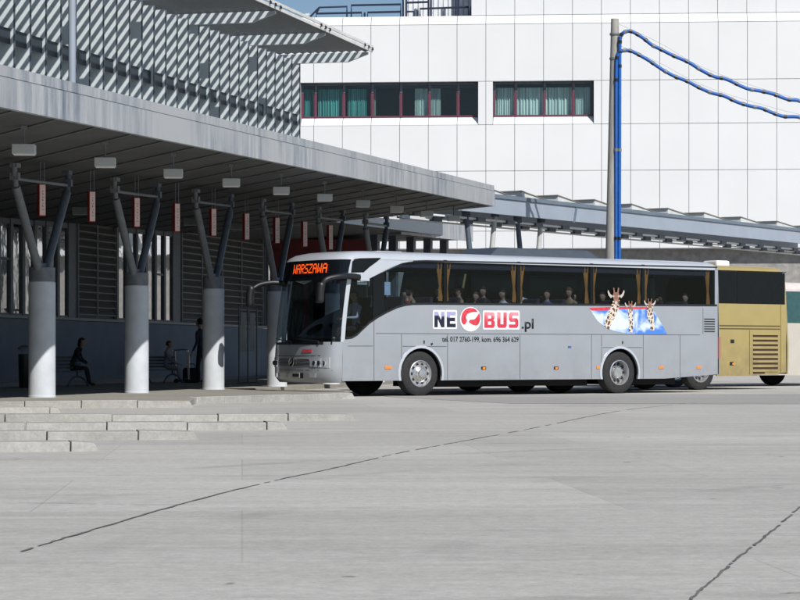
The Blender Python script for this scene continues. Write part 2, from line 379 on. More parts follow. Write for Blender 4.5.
# ------------------------------------------------------------------ canopy (terminal local frame: x along, y inward)
T0, T1 = -26.0, tof(495, -3.2)
can = thing('platform_canopy', 'long low grey canopy with streaked metal fascia above the platforms', 'canopy', (C0.x, C0.y, 0), RZT)
WY = 6.7
b = MB()
def slab(b, t0, t1, y0, y1, h0, h1):
    lo = [(t0, y0, soff(t0, y0)+h0), (t1, y0, soff(t1, y0)+h0), (t1, y1, soff(t1, y1)+h0), (t0, y1, soff(t0, y1)+h0)]
    hi = [(t0, y0, soff(t0, y0)+h1), (t1, y0, soff(t1, y0)+h1), (t1, y1, soff(t1, y1)+h1), (t0, y1, soff(t0, y1)+h1)]
    b.hexa(lo, hi)
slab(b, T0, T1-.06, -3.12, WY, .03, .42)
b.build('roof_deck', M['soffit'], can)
b = MB()                       # fascia built of flanged sheets
t = T0
while t < T1-.05:
    e = min(t+3.0, T1)
    slab(b, t+.002, e-.003, -3.2, -3.124, 0, .47); t = e
b.hexa([(T1-.055, -3.12, soff(T1, -3.12)), (T1, -3.12, soff(T1, -3.12)), (T1, WY, soff(T1, WY)), (T1-.055, WY, soff(T1, WY))],
       [(T1-.055, -3.12, soff(T1, -3.12)+.47), (T1, -3.12, soff(T1, -3.12)+.47), (T1, WY, soff(T1, WY)+.47), (T1-.055, WY, soff(T1, WY)+.47)])
b.build('fascia', M['fascia'], can)
b = MB(); slab(b, T0, T1+.02, -3.17, -3.0, .495, .66); slab(b, T0, T1-.1, -3.15, -3.06, .46, .50)
b.build('gutter', M['fascia'], can)
b = MB()                        # diagonal soffit joints
q = T0
while q < T1+10:
    P0 = (q, -3.05); P1 = (q+8.0, WY-.05); u0, u1 = 0, 1
    def cl(v): return (P0[0]+(P1[0]-P0[0])*v, P0[1]+(P1[1]-P0[1])*v)
    if P1[0] > T1-.1: u1 = (T1-.1-P0[0])/(P1[0]-P0[0])
    if u1 > .03:
        a = cl(0); c = cl(u1)
        z0, z1 = soff(*a), soff(*c)
        b.hexa([(a[0], a[1], z0-.0+.008), (a[0]+.07, a[1], z0-.0+.008), (c[0]+.07, c[1], z1-.0+.008), (c[0], c[1], z1-.0+.008)],
               [(a[0], a[1], z0+.028), (a[0]+.07, a[1], z0+.028), (c[0]+.07, c[1], z1+.028), (c[0], c[1], z1+.028)])
    q += 1.75
b.each('soffit_joint', M['soffitrib'], can)
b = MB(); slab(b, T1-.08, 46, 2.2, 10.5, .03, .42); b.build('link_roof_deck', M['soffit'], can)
b = MB(); slab(b, T1+.02, 46, 2.13, 2.195, .0, .46); b.build('link_fascia', M['steeldk'], can)
# columns with V arms
cnames = ['painted concrete column with V shaped steel arms, leftmost, beside seated figure with long dark hair',
          'painted concrete column with V shaped arms between the two benches, second from left',
          'painted concrete column with V shaped arms just left of the timetable posts',
          'column with V shaped arms hidden behind the nose of the silver coach',
          'column with V shaped arms rising over the windscreen corner of the silver coach',
          'farthest column with V shaped arms near the far end of the canopy']
for k in range(6):
    t = 5.3*k; p = C0+TD*t
    rt = thing('canopy_column', cnames[k], 'column', (p.x, p.y, PH), RZT, 'columns holding up the platform canopy')
    h = 2.27+.016*t; r = .262
    b = MB(); b.lathe([(r+.006, 0), (r+.006, .03), (r, .035), (r, h-.32), (r, h-.02), (r-.015, h)], (0, 0, 0), 48, 'z')
    b.build('shaft', M['colpaint'], rt, 30)
    b = MB(); b.lathe([(r-.03, h), (r-.03, h+.05), (.13, h+.06), (.13, h+.12)], (0, 0, 0), 32, 'z')
    b.box((-.2, -.03, h+.02), (.2, .03, h+.36)); b.build('head_plate', M['steeldk'], rt, 30)
    b = MB(); b.lathe([(r-.02, h+.001), (r-.005, h+.01), (r-.005, h+.27), (r-.02, h+.28)], (0, 0, 0), 40, 'z'); b.build('cap', M['steel'], rt, 30)
    zt = soff(t, 0)-PH-.1
    for s_ in (-1, 1):
        zs = zt+.025*1.33*s_
        b = MB(); a = Vector((.1*s_, 0, h+.12)); e = Vector((1.28*s_, 0, zs-.42))
        b.tube([a, e], [.085, .085], 14); b.tube([e, e+Vector((.06*s_, 0, .25))], [.06, .045], 12)
        b.tube([e+Vector((.06*s_, 0, .2)), Vector((1.36*s_, 0, zs+.02))], [.055, .055], 12)
        b.box((1.30*s_-.1, -.07, zs-.06), (1.30*s_+.1, .07, zs+.02)); b.box((e.x-.05+.04*s_, -.09, e.z+.12), (e.x+.05+.04*s_, .09, e.z+.26))
        b.build('arm', M['steel'] if s_ < 0 else M['steeldk'], rt, 40)
    b = MB(); b.tube([(-1.3, 0, zt-.27-.033), (1.3, 0, zt-.27+.033)], .035, 10); b.build('tie_bar', M['steel'], rt, 40)

# hanging stance signs
for k in range(9):
    t = 2.65*k; p = C0+TD*t; zt = soff(t, 0)-.1
    z1 = 4.30+.0185*t; z0 = z1-.62-.004*t
    q = ['closest', 'second', 'third', 'fourth', 'fifth', 'sixth', 'seventh', 'eighth', 'farthest']
    rt = thing('hanging_sign', q[k]+' narrow red stance sign counting from the left, hung under the canopy', 'sign', (p.x, p.y, 0), .48, 'stance signs hanging under the canopy')
    b = MB(); b.box((-.055, -.0, z0), (.075, .15, z1)); b.build('casing', M['signred'], rt, bevel=.006)
    b = MB(); b.box((-.048, -.006, z0+.012), (.069, -.0005, z1-.012)); b.build('sign_face', M['signpink'], rt)
    b = MB()
    for i in range(7):
        zz = z0+.13+i*(z1-z0-.26)/6
        b.box((.0+.004*(i % 3), -.009, zz-.012), (.036-.006*(i % 2), -.0065, zz-.004))
        if i % 2: b.box((.006, -.009, zz), (.016, -.0065, zz+.02))
    b.build('lettering', M['blacktext'], rt)
    b = MB()
    for xx in (-.02, .06): b.tube([(xx, .05, z1-.01), (xx, .05, zt+.12)], .008, 6)
    b.build('hanger', M['steel'], rt)

# soffit lamps
lpx = [24, 104, 172, 231, 281, 327, 366, 402, 428]
for k in range(10):
    t = tof(24, -2.3)+3.72*k; y = -2.3
    if t > T1-1: break
    p = C0+TD*t+TI*y; z = soff(t, y)
    rt = thing('soffit_lamp', f'boxy grey unlit lamp in the outer row under the canopy edge, {["1st","2nd","3rd","4th","5th","6th","7th","8th","9th","10th"][k]} from the left', 'lamp', (p.x, p.y, z), R(4), 'lamps in the outer row under the canopy')
    dz = -.36
    b = MB(); b.box((-.19, -.15, dz-.09), (.19, .15, dz+.075)); b.build('housing', M['lampbox'], rt, bevel=.012)
    b = MB(); b.box((-.17, -.13, dz-.1), (.17, .13, dz-.091)); b.build('diffuser', M['white'], rt)
    b = MB(); b.tube([(0, 0, dz+.07), (0, 0, .03)], .015, 8); b.box((-.05, -.05, -.03), (.05, .05, .028)); b.build('stem', M['steel'], rt)
for k, px in enumerate((80, 190, 236, 272)):
    y = 4.0; t = tof(px, y); p = C0+TD*t+TI*y; z = soff(t, y)
    rt = thing('soffit_lamp', f'small dim grey lamp in the inner row near the terminal wall, {["1st","2nd","3rd","4th"][k]} from the left', 'lamp', (p.x, p.y, z), R(4), 'lamps in the inner row near the terminal wall')
    b = MB(); b.box((-.19, -.12, -.2), (.19, .12, -.02)); b.build('housing', M['steel'], rt, bevel=.01)
    b = MB(); b.box((-.17, -.10, -.21), (.17, .10, -.201)); b.build('diffuser', M['lampbox'], rt)

# ------------------------------------------------------------------ terminal building
ter = thing('terminal_building', 'grey bus terminal with finned upper facade and louvred lower wall behind the platform', 'building', (C0.x, C0.y, 0), RZT)
TE = tof(268, WY)
b = MB(); b.box((-30, WY, PH), (TE, WY+.25, 1.92)); b.build('wall', M['bluewall'], ter)
b = MB(); b.box((-30, WY-.06, 1.93), (TE, WY+.25, 2.01)); b.build('sill', M['sill'], ter, bevel=.01)
b = MB(); b.box((-30, WY-.015, PH), (TE, WY-.001, PH+.12)); b.build('skirting', M['steeldk'], ter)
ztop = lambda t: soff(t, WY)+.1
def wx(px): return tof(px, WY)
# dark piers
b = MB()
for a, c in ((68, 77), (172.5, 181), (262, 263.5), (267, 268)):
    b.box((wx(a), WY-.02, 2.012), (wx(c), WY+.2, ztop(wx(c))))
b.each('pier', M['steeldk'], ter)
# louvre panels
for a, c, div in ((77, 115.5, (96,)), (181, 262, (201, 221, 240.5)), ):
    ta, tc = wx(a)+.01, wx(c)-.01
    b = MB(); b.box((ta, WY+.06, 2.012), (tc, WY+.16, ztop(ta))); 
    z = 2.10; b.cur = 0
    while z < ztop(tc)-.15:
        b.hexa([(ta, WY-.03, z), (tc, WY-.03, z), (tc, WY+.055, z+.03), (ta, WY+.055, z+.03)], [(ta, WY-.03, z+.03), (tc, WY-.03, z+.03), (tc, WY+.055, z+.19), (ta, WY+.055, z+.19)]); z += .215
    b.build('louvre_panel', M['louvre'], ter)
    b = MB(); z = 2.10
    while z < ztop(tc)-.15: b.box((ta, WY-.036, z+.0), (tc, WY-.0302, z+.028)); z += .215
    for d_ in div: b.box((wx(d_)-.03, WY-.06, 2.012), (wx(d_)+.03, WY-.037, ztop(ta)-.02))
    b.box((ta-.05, WY-.06, 2.012), (ta, WY+.05, ztop(ta)-.02)); b.box((tc, WY-.06, 2.012), (tc+.05, WY+.05, ztop(ta)-.02))
    b.build('louvre_frame', M['louvreedge'], ter)
# glazing bays
for a, c in ((-150, 68), (115.5, 172.5), (263.5, 267)):
    ta, tc = wx(a)+.06, wx(c)
    n = max(1, round((tc-ta)/.82)); w = (tc-ta)/n
    for i in range(n):
        x0 = ta+i*w; x1 = x0+w
        f = MB(); f.box((x0, WY-.02, 2.012), (x0+.17, WY+.1, ztop(x0))); f.box((x0+.17, WY+.0, 2.012), (x1, WY+.08, 2.06)); f.box((x0+.17, WY, ztop(x0)-.2), (x1, WY+.08, ztop(x0)-.05))
        if i % 3 == 1: f.box((x0+.17, WY, 3.45), (x1, WY+.08, 3.51))
        fo = f.build('window', M['steeldk'], ter)
        pn = MB(); pn.add([(x0+.165, WY+.04, 2.05), (x1, WY+.04, 2.05), (x1, WY+.04, ztop(x0)-.1), (x0+.165, WY+.04, ztop(x0)-.1)], [(0, 1, 2, 3)]); pn.build('pane', M['mirrorglass'], fo, fix=False)
b = MB(); b.box((-30, WY+.3, PH), (TE, WY+11, 5.0)); b.build('interior_core', M['dark'], ter)
# upper facade
FY = 3.9; TU = tof(300, FY); rr = .0198
def zr(t): return 11.07+rr*(t-TU)
b = MB(); b.hexa([(-22, FY+1.1, 4.15), (TU, FY+1.1, 5.6), (TU, FY+12, 5.6), (-22, FY+12, 4.15)], [(-22, FY+1.1, zr(-22)-.05), (TU, FY+1.1, zr(TU)-.05), (TU, FY+12, zr(TU)-.05), (-22, FY+12, zr(-22)-.05)])
b.build('upper_wall', M['finglass'], ter)
t = TU-.05; ft = []
base_fin = None
while t > -14:
    ft.append(t); t -= .95
for t in ft:
    if base_fin is None:
        b = MB(); b.box((-.05, FY, 5.45), (0, FY+1.08, zr(TU)-.25)); base_fin = o = b.build('fin', M['fin'], ter)
        b = MB(); b.box((-.045, FY-.03, 5.45), (.005, FY-.002, zr(TU)-.25)); fin_edge = b.build('fin_edge', M['steeldk'], o)
    else:
        o = base_fin.copy(); col.objects.link(o); o.parent = ter; e_ = fin_edge.copy(); col.objects.link(e_); e_.parent = o
    o.location = (t, 0, rr*(t-TU))
# roof beams and louvre blades
for i, t in enumerate([TU-.02-5.3*k for k in range(8)]):
    b = MB(); b.hexa([(t-.12, FY-2.38, zr(t)-.10), (t, FY-2.38, zr(t)-.10), (t, FY-1.7, zr(t)-.34), (t-.12, FY-1.7, zr(t)-.34)], [(t-.12, FY-2.38, zr(t)-.03), (t, FY-2.38, zr(t)-.03), (t, FY-1.7, zr(t)-.03), (t-.12, FY-1.7, zr(t)-.03)]); b.box((t-.12, FY-1.7, zr(t)-.34), (t, FY+1.0, zr(t)-.03)); b.build('roof_beam', M['fin'], ter)
b = MB(); y = FY-2.42; 
while y < FY+1.0:
    b.hexa([(-22, y, zr(-22)+.068), (TU+.1, y, zr(TU)+.068), (TU+.1, y+.188, zr(TU)), (-22, y+.188, zr(-22))], [(-22, y, zr(-22)+.08), (TU+.1, y, zr(TU)+.08), (TU+.1, y+.188, zr(TU)+.012), (-22, y+.188, zr(-22)+.012)]); y += .27
b.build('roof_louvre', M['louvreedge'], ter)
b = MB(); y = FY+.07; q = zr(0)-8.4
b.hexa([(-14, y, zr(-14)-q-.36), (TU-.1, y, zr(TU)-q-.36), (TU-.1, y+.02, zr(TU)-q-.36), (-14, y+.02, zr(-14)-q-.36)], [(-14, y, zr(-14)-q), (TU-.1, y, zr(TU)-q), (TU-.1, y+.02, zr(TU)-q), (-14, y+.02, zr(-14)-q)])
b.build('facade_rail', mat('dark_teal_rail', (.025, .04, .05), .6), ter)
b = MB()
for (yy, h0, h1, w) in ((FY-2.50, -.02, .07, .04), (FY-2.52, .11, .20, .04)):
    b.hexa([(-22, yy, zr(-22)+h0), (TU+.1, yy, zr(TU)+h0), (TU+.1, yy+w, zr(TU)+h0), (-22, yy+w, zr(-22)+h0)], [(-22, yy, zr(-22)+h1), (TU+.1, yy, zr(TU)+h1), (TU+.1, yy+w, zr(TU)+h1), (-22, yy+w, zr(-22)+h1)])
b.build('roof_edge', M['roofmetal'], ter)
b = MB(); t = TU
while t > -20:
    for d_ in (0, .5, 1.0): b.box((t-d_-.12, FY-2.55, zr(t)+.03), (t-d_, FY-2.525, zr(t)+.12))
    t -= 5.3
b.each('edge_bracket', M['dark'], ter)
# roof support post
y = FY-1.7; t = tof(72, y); b = MB(); b.tube([(t, y, soff(t, 0)+.3), (t, y, zr(t)-.02)], .085, 20); b.build('support_post', M['ribbon'], ter, 40)

# timetable stands
for k, px in enumerate((243.5, 252.5)):
    y = 3.0; t = tof(px, y); p = C0+TD*t+TI*y
    rt = thing('timetable_stand', ('left' if k == 0 else 'right')+' one of two narrow upright timetable stands near the coach nose', 'stand', (p.x, p.y, PH), R(5), 'timetable stands on the platform')
    b = MB()
    for xx in (-.13, .13): b.tube([(xx, 0, 0), (xx, 0, 2.2)], .025, 10)
    b.box((-.16, -.03, 2.2), (.16, .03, 2.26)); b.build('frame', M['steel'], rt, 40)
    b = MB(); b.box((-.085, -.02, .95), (.085, .02, 2.1)); b.build('panel', M['lampbox'], rt, bevel=.006)
    b = MB(); b.box((-.2, -.12, 0), (.2, .12, .03)); b.build('foot', M['steeldk'], rt)
# litter bin
y = 5.6; t = tof(25, y); p = C0+TD*t+TI*y
rt = thing('litter_bin', 'slim dark litter bin on the platform at the far left by the blue wall', 'bin', (p.x, p.y, PH), R(10))
b = MB(); b.lathe([(.13, 0), (.15, .04), (.17, .75), (.17, .86)], (0, 0, 0), 20, 'z'); b.build('body', M['black'], rt, 40)
b = MB(); b.lathe([(.185, .98), (.17, 1.03), (.08, 1.08), (.02, 1.09)], (0, 0, 0), 20, 'z'); b.build('lid', M['steel'], rt, 40)
b = MB()
for a in (0, 2.1, 4.2): b.tube([(.16*math.cos(a), .16*math.sin(a), .84), (.16*math.cos(a), .16*math.sin(a), 1.0)], .012, 6)
b.build('bracket', M['steel'], rt)

# ------------------------------------------------------------------ people
def skin_body(name, J, E, mats, segmat, parent=None, sub=1):
    """J joint -> (x,y,z,r), E edges, segmat edge -> slot"""
    names = list(J); idx = {n: i for i, n in enumerate(names)}
    me = bpy.data.meshes.new(name); me.from_pydata([J[n][:3] for n in names], [(idx[a], idx[b]) for a, b in E], [])
    o = bpy.data.objects.new(name, me); col.objects.link(o)
    md = o.modifiers.new('s', 'SKIN'); md.use_smooth_shade = True; md.branch_smoothing = .6
    for i, n in enumerate(names):
        r = J[n][3]; me.skin_vertices[0].data[i].radius = (r, r) if not isinstance(r, tuple) else r
        me.skin_vertices[0].data[i].use_root = (n == 'pelvis')
    sb = o.modifiers.new('u', 'SUBSURF'); sb.levels = sub; sb.render_levels = sub
    bpy.context.view_layer.update()
    nm = bpy.data.meshes.new_from_object(o.evaluated_get(bpy.context.evaluated_depsgraph_get()))
    bpy.data.objects.remove(o); bpy.data.meshes.remove(me)
    nm.materials.clear()
    for q in mats: nm.materials.append(q)
    segs = [(Vector(J[a][:3]), Vector(J[b][:3]), segmat.get((a, b), 0)) for a, b in E]
    for p in nm.polygons:
        c = p.center; best = 1e9
        for a, b2, s in segs:
            ab = b2-a; t = max(0, min(1, (c-a).dot(ab)/max(ab.length_squared, 1e-9))); d = (c-a-ab*t).length
            if d < best: best = d; p.material_index = s
        p.use_smooth = True
    # head with face
    hx, hy, hz, hr = J['head']
    bm = bmesh.new(); bm.from_mesh(nm)
    dirx = 1
    before = set(bm.faces)
    r = bmesh.ops.create_uvsphere(bm, u_segments=20, v_segments=14, radius=1)
    for v in r['verts']:
        x, y, z = v.co
        jaw = 1-.22*max(0, -z)
        X = x*.098*jaw; Y = y*.077*jaw; Z = z*.122
        if x > 0:
            X += .028*math.exp(-((y/.16)**2+((z+.12)/.17)**2))           # nose
            X -= .010*math.exp(-(((abs(y)-.36)/.14)**2+((z-.10)/.12)**2))  # eye sockets
            X += .006*math.exp(-((y/.3)**2+((z+.48)/.07)**2))             # lips
            X += .008*math.exp(-((y/.3)**2+((z+.82)/.15)**2))             # chin
        Y += math.copysign(.016, y)*math.exp(-(((x+.05)/.16)**2+((z)/.22)**2)) if abs(y) > .8 else 0   # ears
        v.co = (hx+.012+X, hy+Y, hz+Z)
    for f in bm.faces:
        if f not in before: f.material_index = 1; f.smooth = True
    for s in (-1, 1):
        before2 = set(bm.faces)
        r = bmesh.ops.create_uvsphere(bm, u_segments=8, v_segments=6, radius=.012, matrix=Matrix.Translation((hx+.012+.083, hy+s*.03, hz+.014)))
        for f in bm.faces:
            if f not in before2: f.material_index = 2
    bm.to_mesh(nm); bm.free()
    o = bpy.data.objects.new(name, nm); col.objects.link(o)
    if parent: o.parent = parent
    return o
def hair(parent, J, long=False, m='hairdk'):
    hx, hy, hz, _ = J['head']; bm = bmesh.new()
    bmesh.ops.create_uvsphere(bm, u_segments=20, v_segments=14, radius=1)
    kill = []
    for v in bm.verts:
        x, y, z = v.co
        k = 1+.03*math.sin(9*x+5*y)*math.cos(7*z)
        lo = -.9 if (not long) else -2.6
        if z < 0: z2 = z*(.5 if not long else 2.4)
        else: z2 = z
        v.co = (hx-.005+x*.112*k-(.02 if long and z < 0 else 0), hy+y*.093*k, hz+.018+z2*.128*k)
        if x > .25 and z < .42: kill.append(v)
    bmesh.ops.delete(bm, geom=kill, context='VERTS')
    me = bpy.data.meshes.new('hair'); bm.to_mesh(me); bm.free(); me.materials.append(M[m])
    for p in me.polygons: p.use_smooth = True
    o = bpy.data.objects.new('hair', me); col.objects.link(o); o.parent = parent
    sd = o.modifiers.new('t', 'SOLIDIFY'); sd.thickness = .012
    return o
def hand(J, E, S, tagname, wrist, dirv, down, side):
    """five fingers rooted in the palm"""
    w = Vector(wrist); d = Vector(dirv).normalized(); dn = Vector(down).normalized(); ac = d.cross(dn).normalized()
    pm = w+d*.05
    J[tagname+'palm'] = (*pm, .028); E.append((tagname+'wrist', tagname+'palm')); S[(tagname+'wrist', tagname+'palm')] = 1
    kn = pm+d*.035; J[tagname+'kn'] = (*kn, .026); E.append((tagname+'palm', tagname+'kn')); S[(tagname+'palm', tagname+'kn')] = 1
    for i, (L, o_) in enumerate(((.070, -.028), (.080, -.009), (.074, .010), (.058, .028))):
        a = kn+ac*o_+d*.022; b_ = a+d*L*.5+dn*.008; c = b_+d*L*.4+dn*.026
        for q, p, r_ in (('a', a, .010), ('b', b_, .009), ('c', c, .008)): J[f'{tagname}f{i}{q}'] = (*p, r_)
        for x_, y_ in (((tagname+'kn'), f'{tagname}f{i}a'), (f'{tagname}f{i}a', f'{tagname}f{i}b'), (f'{tagname}f{i}b', f'{tagname}f{i}c')):
            E.append((x_, y_)); S[(x_, y_)] = 1
    a = pm-ac*.032*side+d*-.005; b_ = a-ac*.018*side+d*.03+dn*.01; J[tagname+'ta'] = (*a, .012); J[tagname+'tb'] = (*b_, .010)
    for x_, y_ in ((tagname+'palm', tagname+'ta'), (tagname+'ta', tagname+'tb')): E.append((x_, y_)); S[(x_, y_)] = 1
def seated(lean=.12, armfwd=.35, armz=.62, knees=.50, foot=.46, headfwd=.05, leghi=.0, hands=True, sh=0):
    """faces +x, seat top at z=.45; x=0 is the pelvis"""
    J = {'pelvis': (0, 0, .56, (.15, .12)), 'waist': (lean*.35, 0, .76, (.135, .105)), 'chest': (lean*.9, 0, .96, (.16, .115)), 'neck0': (lean*1.15, 0, 1.10, .085),
         'neck': (lean*1.25+.01, 0, 1.18, .055), 'head': (lean*1.3+headfwd, 0, 1.30, .06)}
    E = [('pelvis', 'waist'), ('waist', 'chest'), ('chest', 'neck0'), ('neck0', 'neck'), ('neck', 'head')]; S = {('neck0', 'neck'): 1, ('neck', 'head'): 1}
    for n, s in (('l', 1), ('r', -1)):
        J[n+'sh'] = (lean*1.05, .17*s, 1.05, .062); J[n+'el'] = (lean+armfwd*.35, .23*s, .80, .045); J[n+'wrist'] = (lean+armfwd, .10*s, armz, .029)
        E += [('neck0', n+'sh'), (n+'sh', n+'el'), (n+'el', n+'wrist')]; S[(n+'el', n+'wrist')] = 1 if sh else 0
        if hands: hand(J, E, S, n, J[n+'wrist'][:3], (1, -.35*s, -.1), (0, 0, -1), s)
        J[n+'hip'] = (.04, .10*s, .54, .092); J[n+'kn_'] = (knees, .12*s, .53+leghi, .064); J[n+'an'] = (foot, .12*s, .10, .042); J[n+'toe'] = (foot+.17, .13*s, .045, .036)
        E += [('pelvis', n+'hip'), (n+'hip', n+'kn_'), (n+'kn_', n+'an'), (n+'an', n+'toe')]
        for e in ((n+'hip', n+'kn_'), (n+'kn_', n+'an')): S[e] = 3
        S[('pelvis', n+'hip')] = 3; S[(n+'an', n+'toe')] = 2
    return J, E, S
def person(label, J, E, S, mats, loc_, rz, hr='hairdk', long=False, group=None, sc=1.0):
    rt = thing('person', label, 'person', loc_, rz, group); rt.scale = (sc, sc, sc)
    skin_body('body', J, E, mats, S, rt); hair(rt, J, long, hr)
    return rt

# bench of curved steel with slats
def bench(px, label):
    y = 5.5; t = tof(px, y); p = C0+TD*t+TI*y
    rt = thing('bench', label, 'bench', (p.x, p.y, PH), R(12), 'benches along the terminal wall'); rt.scale = (.92, .92, .9)
    b = MB()
    for k in range(6): b.box((-.62+k*.0, -.24+k*.082, .425), (.62, -.24+k*.082+.065, .45))
    b.build('seat', M['steeldk'], rt, bevel=.006)
    b = MB()
    for k in range(4): b.box((-.62, .27+k*.02, .52+k*.1), (.62, .29+k*.02, .59+k*.1))
    b.build('backrest', M['steeldk'], rt, bevel=.006)
    for xx in (-.5, .5):
        b = MB(); b.tube(catmull([(xx-.3, -.2, .02), (xx-.18, -.1, .22), (xx, 0, .3), (xx+.18, -.1, .22), (xx+.3, -.2, .02)], 5), .028, 8)
        b.tube([(xx, 0, .3), (xx, .05, .42)], .03, 8); b.tube([(xx, .25, .42), (xx, .34, .9)], .02, 8); b.build('leg', M['steeldk'], rt, 40)
    return rt, p
bp1 = bench(60, 'dark slatted bench carrying a figure with long hair, between the first and second columns')[1]
bp2 = bench(157, 'dark slatted bench carrying a pale shirted figure, between the second and third columns')[1]
J, E, S = seated(.20, .30, .68, .47, .56, .08, .02)
y = 5.35; t = tof(70.5, y); p = C0+TD*t+TI*y
person('seated figure in dark clothes with long dark hair between the first two columns', J, E, S, [M['clothdk'], M['skin'], M['black'], M['clothdk']], (p.x, p.y, PH), R(-3), 'hairdk', True, sc=.9)
J, E, S = seated(.07, .36, .64, .46, .50, .05, -.01)
t = tof(165, y); p = C0+TD*t+TI*y
person('seated figure with a pale shirt and grey trousers beside a luggage cart', J, E, S, [M['clothgrey'], M['skin'], M['black'], M['clothgrey']], (p.x, p.y, PH), R(-4), 'hairbr', sc=.88)
# standing person half hidden by third column
J = {'pelvis': (0, 0, .95, (.15, .11)), 'waist': (.01, 0, 1.12, (.13, .1)), 'chest': (.03, 0, 1.32, (.16, .11)), 'neck0': (.02, 0, 1.46, .08), 'neck': (.03, 0, 1.53, .057), 'head': (.06, 0, 1.66, .055)}
E = [('pelvis', 'waist'), ('waist', 'chest'), ('chest', 'neck0'), ('neck0', 'neck'), ('neck', 'head')]; S = {('neck0', 'neck'): 1, ('neck', 'head'): 1}
for n, s in (('l', 1), ('r', -1)):
    J[n+'sh'] = (.02, .18*s, 1.41, .057); J[n+'el'] = (-.02, .25*s, 1.13, .043); J[n+'wrist'] = (.12, .24*s, .90, .028)
    E += [('neck0', n+'sh'), (n+'sh', n+'el'), (n+'el', n+'wrist')]; hand(J, E, S, n, J[n+'wrist'][:3], (.4, 0, -1), (1, 0, 0), s)
    J[n+'hip'] = (0, .09*s, .90, .09); J[n+'kn_'] = (.05*s, .1*s, .50, .062); J[n+'an'] = (.04*s-.02, .11*s, .10, .043); J[n+'toe'] = (.04*s+.15, .12*s, .04, .036)
    E += [('pelvis', n+'hip'), (n+'hip', n+'kn_'), (n+'kn_', n+'an'), (n+'an', n+'toe')]
    for e in ((n+'hip', n+'kn_'), (n+'kn_', n+'an'), ('pelvis', n+'hip')): S[e] = 3
    S[(n+'an', n+'toe')] = 2
y = 4.6; t = tof(201.5, y); p = C0+TD*t+TI*y
person('standing figure in dark blue clothes half hidden by the third column', J, E, S, [M['clothjean'], M['skin'], M['black'], M['clothdk']], (p.x, p.y, PH), R(150), 'hairdk', sc=1.08)
# luggage cart and bag
y = 5.0; t = tof(183, y); p = C0+TD*t+TI*y
rt = thing('luggage_cart', 'small tubular luggage cart standing in front of the pale shirted figure', 'cart', (p.x, p.y, PH), 0)
b = MB()
for yy in (-.2, .2):
    b.tube(catmull([(-.28, yy, .98), (.0, yy, 1.0), (.14, yy, .96), (.16, yy, .6), (.18, yy, .1)], 5), .016, 8)
    b.tube([(.16, yy, .12), (-.22, yy, .12)], .014, 8); b.tube([(-.26, yy, .96), (-.22, yy, .12)], .012, 8)
for q in ((-.28, .98), (.16, .6), (.18, .14)): b.tube([(q[0], -.2, q[1]), (q[0], .2, q[1])], .014, 8)
b.build('frame', M['chrome'], rt, 40)
for xx in (-.2, .18):
    for yy in (-.22, .22):
        b = MB(); b.lathe([(.06, -.012), (.06, .012)], (xx, yy, .06), 14, 'y'); b.build('wheel', M['rubber'], rt)
y = 4.9; t = tof(191.5, y); p = C0+TD*t+TI*y
rt = thing('travel_bag', 'bulging black travel bag on the platform left of the third column', 'bag', (p.x, p.y, PH), R(10))
b = MB(); b.box((-.26, -.16, 0), (.26, .16, .46)); o = b.build('bag_body', M['clothdk'], rt, bevel=.0)
md = o.modifiers.new('bv', 'BEVEL'); md.width = .09; md.segments = 4
b = MB(); b.tube(catmull([(-.12, 0, .45), (-.09, 0, .56), (.09, 0, .56), (.12, 0, .45)], 5), .014, 8); b.build('handle', M['black'], rt, 40)

